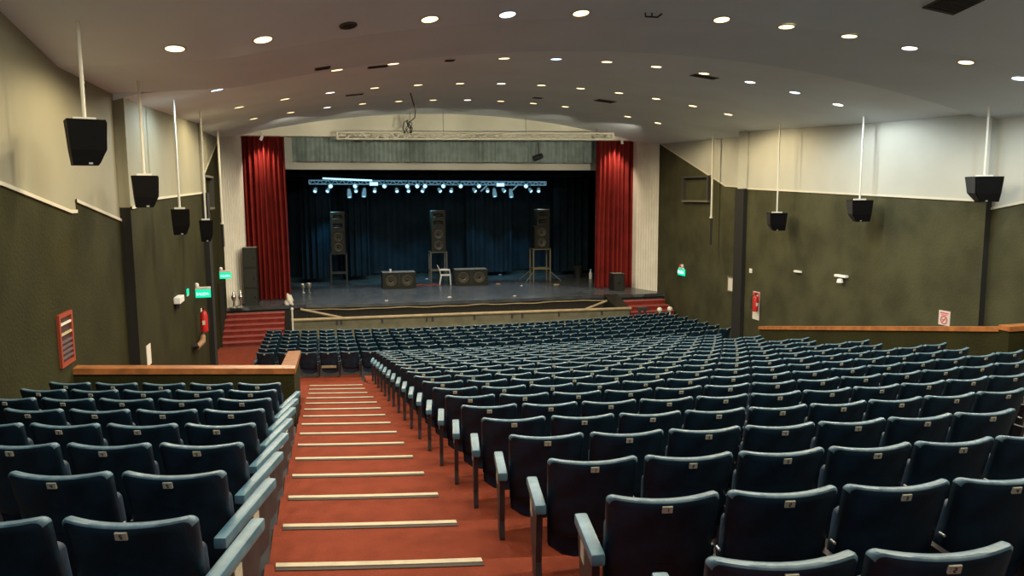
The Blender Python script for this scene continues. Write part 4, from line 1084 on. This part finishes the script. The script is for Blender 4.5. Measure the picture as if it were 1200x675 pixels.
# ------------------------------------------------------------------ seats
SW = .486            # width of a backrest
def outline(w, zb, zt, dip, rc, n=26):
    """perimeter of the back panel in (x, z), counter-clockwise from bottom left"""
    pts = []
    wb = w*.94
    for i in range(7): pts.append((-wb/2+wb*i/6, zb+.012*abs(1-2*i/6)**4))
    for i in range(1, 6):
        u = i/6; pts.append((wb/2+(w-wb)/2*u, zb+(zt-rc-zb)*u))
    for i in range(5):
        a = i/4*PI/2; pts.append((w/2-rc+rc*math.cos(a), zt-rc+rc*math.sin(a)))
    for i in range(1, 11):
        u = 1-2*i/11; pts.append((u*(w/2-rc), zt-dip*(1-u*u)))
    for i in range(5):
        a = PI/2+i/4*PI/2; pts.append((-w/2+rc+rc*math.cos(a), zt-rc+rc*math.sin(a)))
    for i in range(1, 6):
        u = 1-i/6; pts.append((-wb/2-(w-wb)/2*u, zb+(zt-rc-zb)*u))
    return pts
def back_mesh():
    zt, zb = .72, .24
    P = outline(SW, zb, zt, .011, .026); n = len(P); cx, cz = 0, (zt+zb)/2
    mb = MB()
    def yof(x, z): return .13*(zt-z)/(zt-zb)+.052*(abs(x)/(SW/2))**2      # recline + wings curving to the front
    rings = []
    for sc, dy in ((.35, .0), (.8, .0), (.955, .0), (.99, .007), (1.0, .022), (.985, .045), (.93, .058), (.5, .062)):
        rings.append([(cx+(x-cx)*sc, yof(x*sc, cz+(z-cz)*sc)+dy, cz+(z-cz)*sc) for x, z in P])
    for r in rings: mb.v += r
    for i in range(len(rings)-1):
        for k in range(n):
            a, b = i*n+k, i*n+(k+1) % n
            mb.f.append((a, b, b+n, a+n))
            z = (P[k][1]+P[(k+1) % n][1])/2
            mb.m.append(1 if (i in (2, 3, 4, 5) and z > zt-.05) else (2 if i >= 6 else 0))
    mb.f.append(tuple(range(n-1, -1, -1))); mb.m.append(0)
    mb.f.append(tuple((len(rings)-1)*n+k for k in range(n))); mb.m.append(2)
    return mb
def cushion_mb():
    """seat folded up against the back, round lower corners"""
    P = outline(SW*.95, .085, .58, 0, .03); mb = MB(); n = len(P)
    # round the bottom strongly
    Q = []
    for x, z in P:
        if z < .19: z = .085+(.10)*(abs(x)/(SW*.475))**3.0
        Q.append((x, z))
    cz = .36
    yo = lambda z: .185-.10*(z-.12)/.46+.02
    rings = []
    for sc, dy in ((.5, 0), (.95, 0), (1.0, .02), (1.0, .07), (.93, .10), (.5, .115)):
        rings.append([(x*sc, yo(z)+dy, cz+(z-cz)*sc) for x, z in Q])
    for r in rings: mb.v += r
    for i in range(len(rings)-1):
        for k in range(n):
            a, b = i*n+k, i*n+(k+1) % n; mb.f.append((a, b, b+n, a+n)); mb.m.append(0)
    mb.f.append(tuple(range(n-1, -1, -1))); mb.m.append(0); mb.f.append(tuple((len(rings)-1)*n+k for k in range(n))); mb.m.append(0)
    return mb
def arm_mb(x, w=.062, y0=.03, y1=.43, z=.545):
    mb = MB()
    Mx = Matrix.Translation((x, 0, z))
    mb.cbox(-w/2, w/2, y0, y1, -.035, .02, .013, 0, Mx)
    return mb
def panel_mb(x, top=.43):
    pts = [(.07, top), (.41, top), (.42, top-.05), (.38, .26), (.30, .11), (.27, .02), (.27, 0), (.10, 0), (.10, .02), (.12, .12), (.09, .28)]
    mb = MB(); t = .017; n = len(pts)
    vs = [(x-t, y, z) for y, z in pts]+[(x+t, y, z) for y, z in pts]
    fs = [tuple(range(n-1, -1, -1)), tuple(range(n, 2*n))]+[(i, (i+1) % n, n+(i+1) % n, n+i) for i in range(n)]
    return mb.add(vs, fs)
SEG = {'0': 'abcdef', '1': 'bc', '2': 'abged', '3': 'abgcd', '4': 'fgbc', '5': 'afgcd', '6': 'afgedc', '7': 'abc', '8': 'abcdefg', '9': 'abcdfg'}
def plate_mesh(num):
    mb = MB(); z0 = .672; w, h = .043, .030
    yb = .13*(.72-z0)/.48-.004
    Mx = Matrix.Translation((0, yb, z0)) @ Matrix.Rotation(.25, 4, 'X')
    mb.box(-w/2, w/2, -.004, .006, -h/2, h/2, 0, Mx)
    s = str(num); cw = .0115; x0 = -cw*len(s)/2+cw/2
    for i, ch in enumerate(s):
        cx = x0+i*cw; a, b = .0037, .0078; q = .0016
        for sg in SEG[ch]:
            r = {'a': (-a, a, b-q, b+q), 'd': (-a, a, -b-q, -b+q), 'g': (-a, a, -q, q), 'b': (a-q, a+q, 0, b), 'c': (a-q, a+q, -b, 0), 'f': (-a-q, -a+q, 0, b), 'e': (-a-q, -a+q, -b, 0)}[sg]
            mb.box(cx+r[0], cx+r[1], -.0055, -.004, r[2], r[3], 1, Mx)
    return mb.mesh('number_plate', [M['plate'], M['ink']])
def bolt_mb(x):
    mb = MB()
    for y, z in ((.105, .44),):
        mb.lathe([(.0075, -.03), (.0075, .003), (.004, .006), (.001, .006)], 8, 0, Matrix.Translation((x, y, z)) @ Matrix.Rotation(PI/2, 4, 'X'))
    return mb
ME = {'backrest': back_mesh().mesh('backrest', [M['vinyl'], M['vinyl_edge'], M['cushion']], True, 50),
      'cushion': cushion_mb().mesh('seat_cushion', M['cushion'], True, 50),
      'armM': arm_mb(.26, .032, .20, .44, .40).mesh('armrest', M['armdark'], True, 40), 'armR': arm_mb(.285, .060, -.14, .60, .465).mesh('armrest', M['arm'], True, 40), 'armL': arm_mb(-.285, .062, .02, .45, .465).mesh('armrest', M['arm'], True, 40),
      'panelM': panel_mb(.26, .37).mesh('side_panel', M['sidepanel']), 'panelR': panel_mb(.285).mesh('side_panel', M['sidepanel']), 'panelL': panel_mb(-.285).mesh('side_panel', M['sidepanel']),
      'bolt': bolt_mb(.261).mesh('bolt', M['bolt'], True)}
_rp = MB(); _rp.box(-.308, -.3015, .24, .32, .33, .42); ME['rowL'] = _rp.mesh('row_plate', M['plate'])
_rp = MB(); _rp.box(.3015, .308, .24, .32, .33, .42); ME['rowR'] = _rp.mesh('row_plate', M['plate'])
PL = {}
def plate(n):
    if n not in PL: PL[n] = plate_mesh(n)
    return PL[n]

seats = []   # (block, row, idx, X, Y, Z, yaw, pitch, first, last)
def yawof(X): return (X-XC)/24.0     # tangent of the arc: rotation about Z
# right block
for k in range(-1, 18):
    n = 16 if k % 2 == 0 else 15
    for i in range(n):
        X = 1.10+.5225*(i+.5)
        Y = 2.82+.855*k+cur(X)-cur(1.17)
        lvl = k-1
        Z = plane(4.28+.855*(k-1))
        if k-1 > 17: Z = plane(4.28+.855*17)
        seats.append(('right', k+2, i, X, Y, Z, yawof(X), .5225, i == 0, i == n-1, i+1))
# left block
for k in range(-1, 8):
    for i in range(5):
        X = -.455-.522*(i+.5); Y = LROW(k)+cur(X)-cur(-.8); Z = plane(LROW(k))+LOFF
        seats.append(('left', k+2, i, X, Y, Z, yawof(X), .522, i == 4, i == 0, 5-i))
# front block
for k in range(7):
    for i in range(26):
        X = -1.78+.55*(i+.5); Y = 20.72+.725*k+cur(X)-cur(.2); Z = .33-.032*(Y+.2-19.9)+.0
        seats.append(('front', k+1, i, X, Y, Z, yawof(X), .55, i == 0, i == 25, i+1))
def vis(s):
    x, y, d = project((s[3], s[4], s[5]+.68))
    x2, y2, _ = project((s[3]-.25, s[4], s[5]+.70)); x3, y3, _ = project((s[3]+.25, s[4], s[5]+.70))
    return d > .3 and x3 > 2 and x2 < 1198 and min(y, y2, y3) < 672, d
cand = []
for s in seats:
    v, d = vis(s)
    if v: cand.append((d, s))
cand.sort(key=lambda t: t[0])
print('SEATS visible', len(cand))
individual, mass = cand[:300], cand[300:]

def seat_parts(s):
    p = [('backrest', 'backrest'), ('seat_cushion', 'cushion')]
    aisle = s[9] and s[0] == 'left'
    p += [('armrest', 'armR' if aisle else 'armM'), ('side_panel', 'panelR' if aisle else 'panelM'), ('bolt', 'bolt')]
    if s[8]: p += [('armrest', 'armL'), ('side_panel', 'panelL')]
    if s[8] and s[0] == 'right': p += [('row_plate', 'rowL')]
    if s[9] and s[0] == 'left': p += [('row_plate', 'rowR')]
    return p
def lab(s):
    b, r, i = s[0], s[1], s[2]
    if b == 'front' and r == 1 and i == 3: return 'navy theatre seat with a beige repair board across its lower back'
    if b == 'front': return 'navy theatre seat %s from the left wall, %s nearest row of the front block' % (ORD[i+1], ORD[r])
    return 'navy theatre seat %s from the stepped aisle, %s nearest row of the %s block' % (ORD[i+1], ORD[r], b)
GR = {'right': 'folding seats in the large right block', 'left': 'folding seats in the small left block', 'front': 'folding seats in the block before the stage'}
proto = {}
def make_seat(s):
    t = empty('theatre_seat', (s[3], s[4], s[5]), s[6])
    sc = .99 if s[0] == 'front' else 1.0; t.scale = (sc, 1, 1)
    tag(t, lab(s), 'theatre seat', GR[s[0]])
    for nm, key in seat_parts(s):
        if key not in proto:
            proto[key] = link(nm, ME[key], t)
        else:
            c = proto[key].copy(); c.name = nm; C.objects.link(c); c.parent = t
    link('number_plate', plate(s[10]), t)
    if s[0] == 'front' and s[1] == 1 and s[2] == 3:
        MB().box(-.20, .20, .085, .10, .265, .335).build('repair_board', M['patch'], t)
    return t
for d, s in individual: make_seat(s)
# the remaining, smallest seats of the front block as one mass
allm = MB(); mats = [M['vinyl'], M['vinyl_edge'], M['cushion'], M['arm'], M['sidepanel'], M['plate'], M['ink']]
src = [(back_mesh(), 0), (cushion_mb(), 2), (arm_mb(.26, .032, .20, .44, .40), 3), (panel_mb(.26, .37), 4)]
pl = MB(); Mx = Matrix.Translation((0, .13*(.72-.672)/.48-.004, .672)) @ Matrix.Rotation(.25, 4, 'X'); pl.box(-.0215, .0215, -.004, .006, -.015, .015, 0, Mx)
src.append((pl, 5))
for d, s in mass:
    Mt = Matrix.Translation((s[3], s[4], s[5])) @ Matrix.Rotation(s[6], 4, 'Z') @ Matrix.Diagonal((.99, 1, 1, 1))
    for m_, off in src: allm.merge(m_, Mt, off)
if mass:
    o = allm.build('theatre_seats', mats, smooth=True, ang=50)
    tag(o, 'remaining rows of small navy theatre seats close to the stage', 'theatre seats', kind='stuff')

# ------------------------------------------------------------------ stage lighting and world
def area(name, loc, rot, sx, sy, e, col):
    l = bpy.data.lights.new(name, 'AREA'); l.shape = 'RECTANGLE'; l.size = sx; l.size_y = sy; l.energy = e; l.color = col
    o = bpy.data.objects.new(name, l); C.objects.link(o); o.location = loc; o.rotation_euler = rot; return o
def spot(name, loc, target, e, col, size=50, blend=.5, soft=.1):
    l = bpy.data.lights.new(name, 'SPOT'); l.energy = e; l.color = col; l.spot_size = math.radians(size); l.spot_blend = blend; l.shadow_soft_size = soft
    o = bpy.data.objects.new(name, l); C.objects.link(o); o.location = loc
    o.rotation_euler = (Vector(target)-Vector(loc)).to_track_quat('-Z', 'Y').to_euler(); return o
zt_ = at_y(500, 222, ys).z
for px in (385, 440, 500, 560, 620):
    p = at_y(px, 222, ys)
    spot('stage_wash', (p.x, ys-.5, p.z-.5), (p.x, ys+1.2, STAGE), 270, (.20, .70, 1), 70, .8, .15)
    spot('stage_wash', (p.x, ys-.9, p.z-.3), (p.x, ys-5, STAGE), 230, (.70, .86, 1), 100, .8, .15)
for x in (-.8, 1.6, 4.0, 6.4, 8.8, 11.2):
    spot('front_fill', (x, 25.2, 7.1), (x, 31.0, 7.35), 330, (1, .93, .74), 46, 1.0, .1)  # added lamps without fixtures, brighten the header wall and valance
for px in (307, 722):
    p = at_y(px, 160, 30.9)
    spot('curtain_wash', (p.x, 30.7, ZO-.05), (p.x, 31.3, ZO-2.0), 330, (1, .75, .55), 80, .9, .06)
w = bpy.data.worlds.new('world'); bpy.context.scene.world = w; w.use_nodes = True
bg = w.node_tree.nodes['Background']; bg.inputs['Color'].default_value = (.72, .76, .80, 1); bg.inputs['Strength'].default_value = .32

sc = bpy.context.scene
sc.view_settings.view_transform = 'Standard'
sc.view_settings.look = 'None'
sc.view_settings.exposure = 0.08
sc.view_settings.gamma = 1.0
sc.cycles.max_bounces = 6; sc.cycles.diffuse_bounces = 4; sc.cycles.glossy_bounces = 2
sc.cycles.use_denoising = True
sc.cycles.sample_clamp_indirect = 4.0
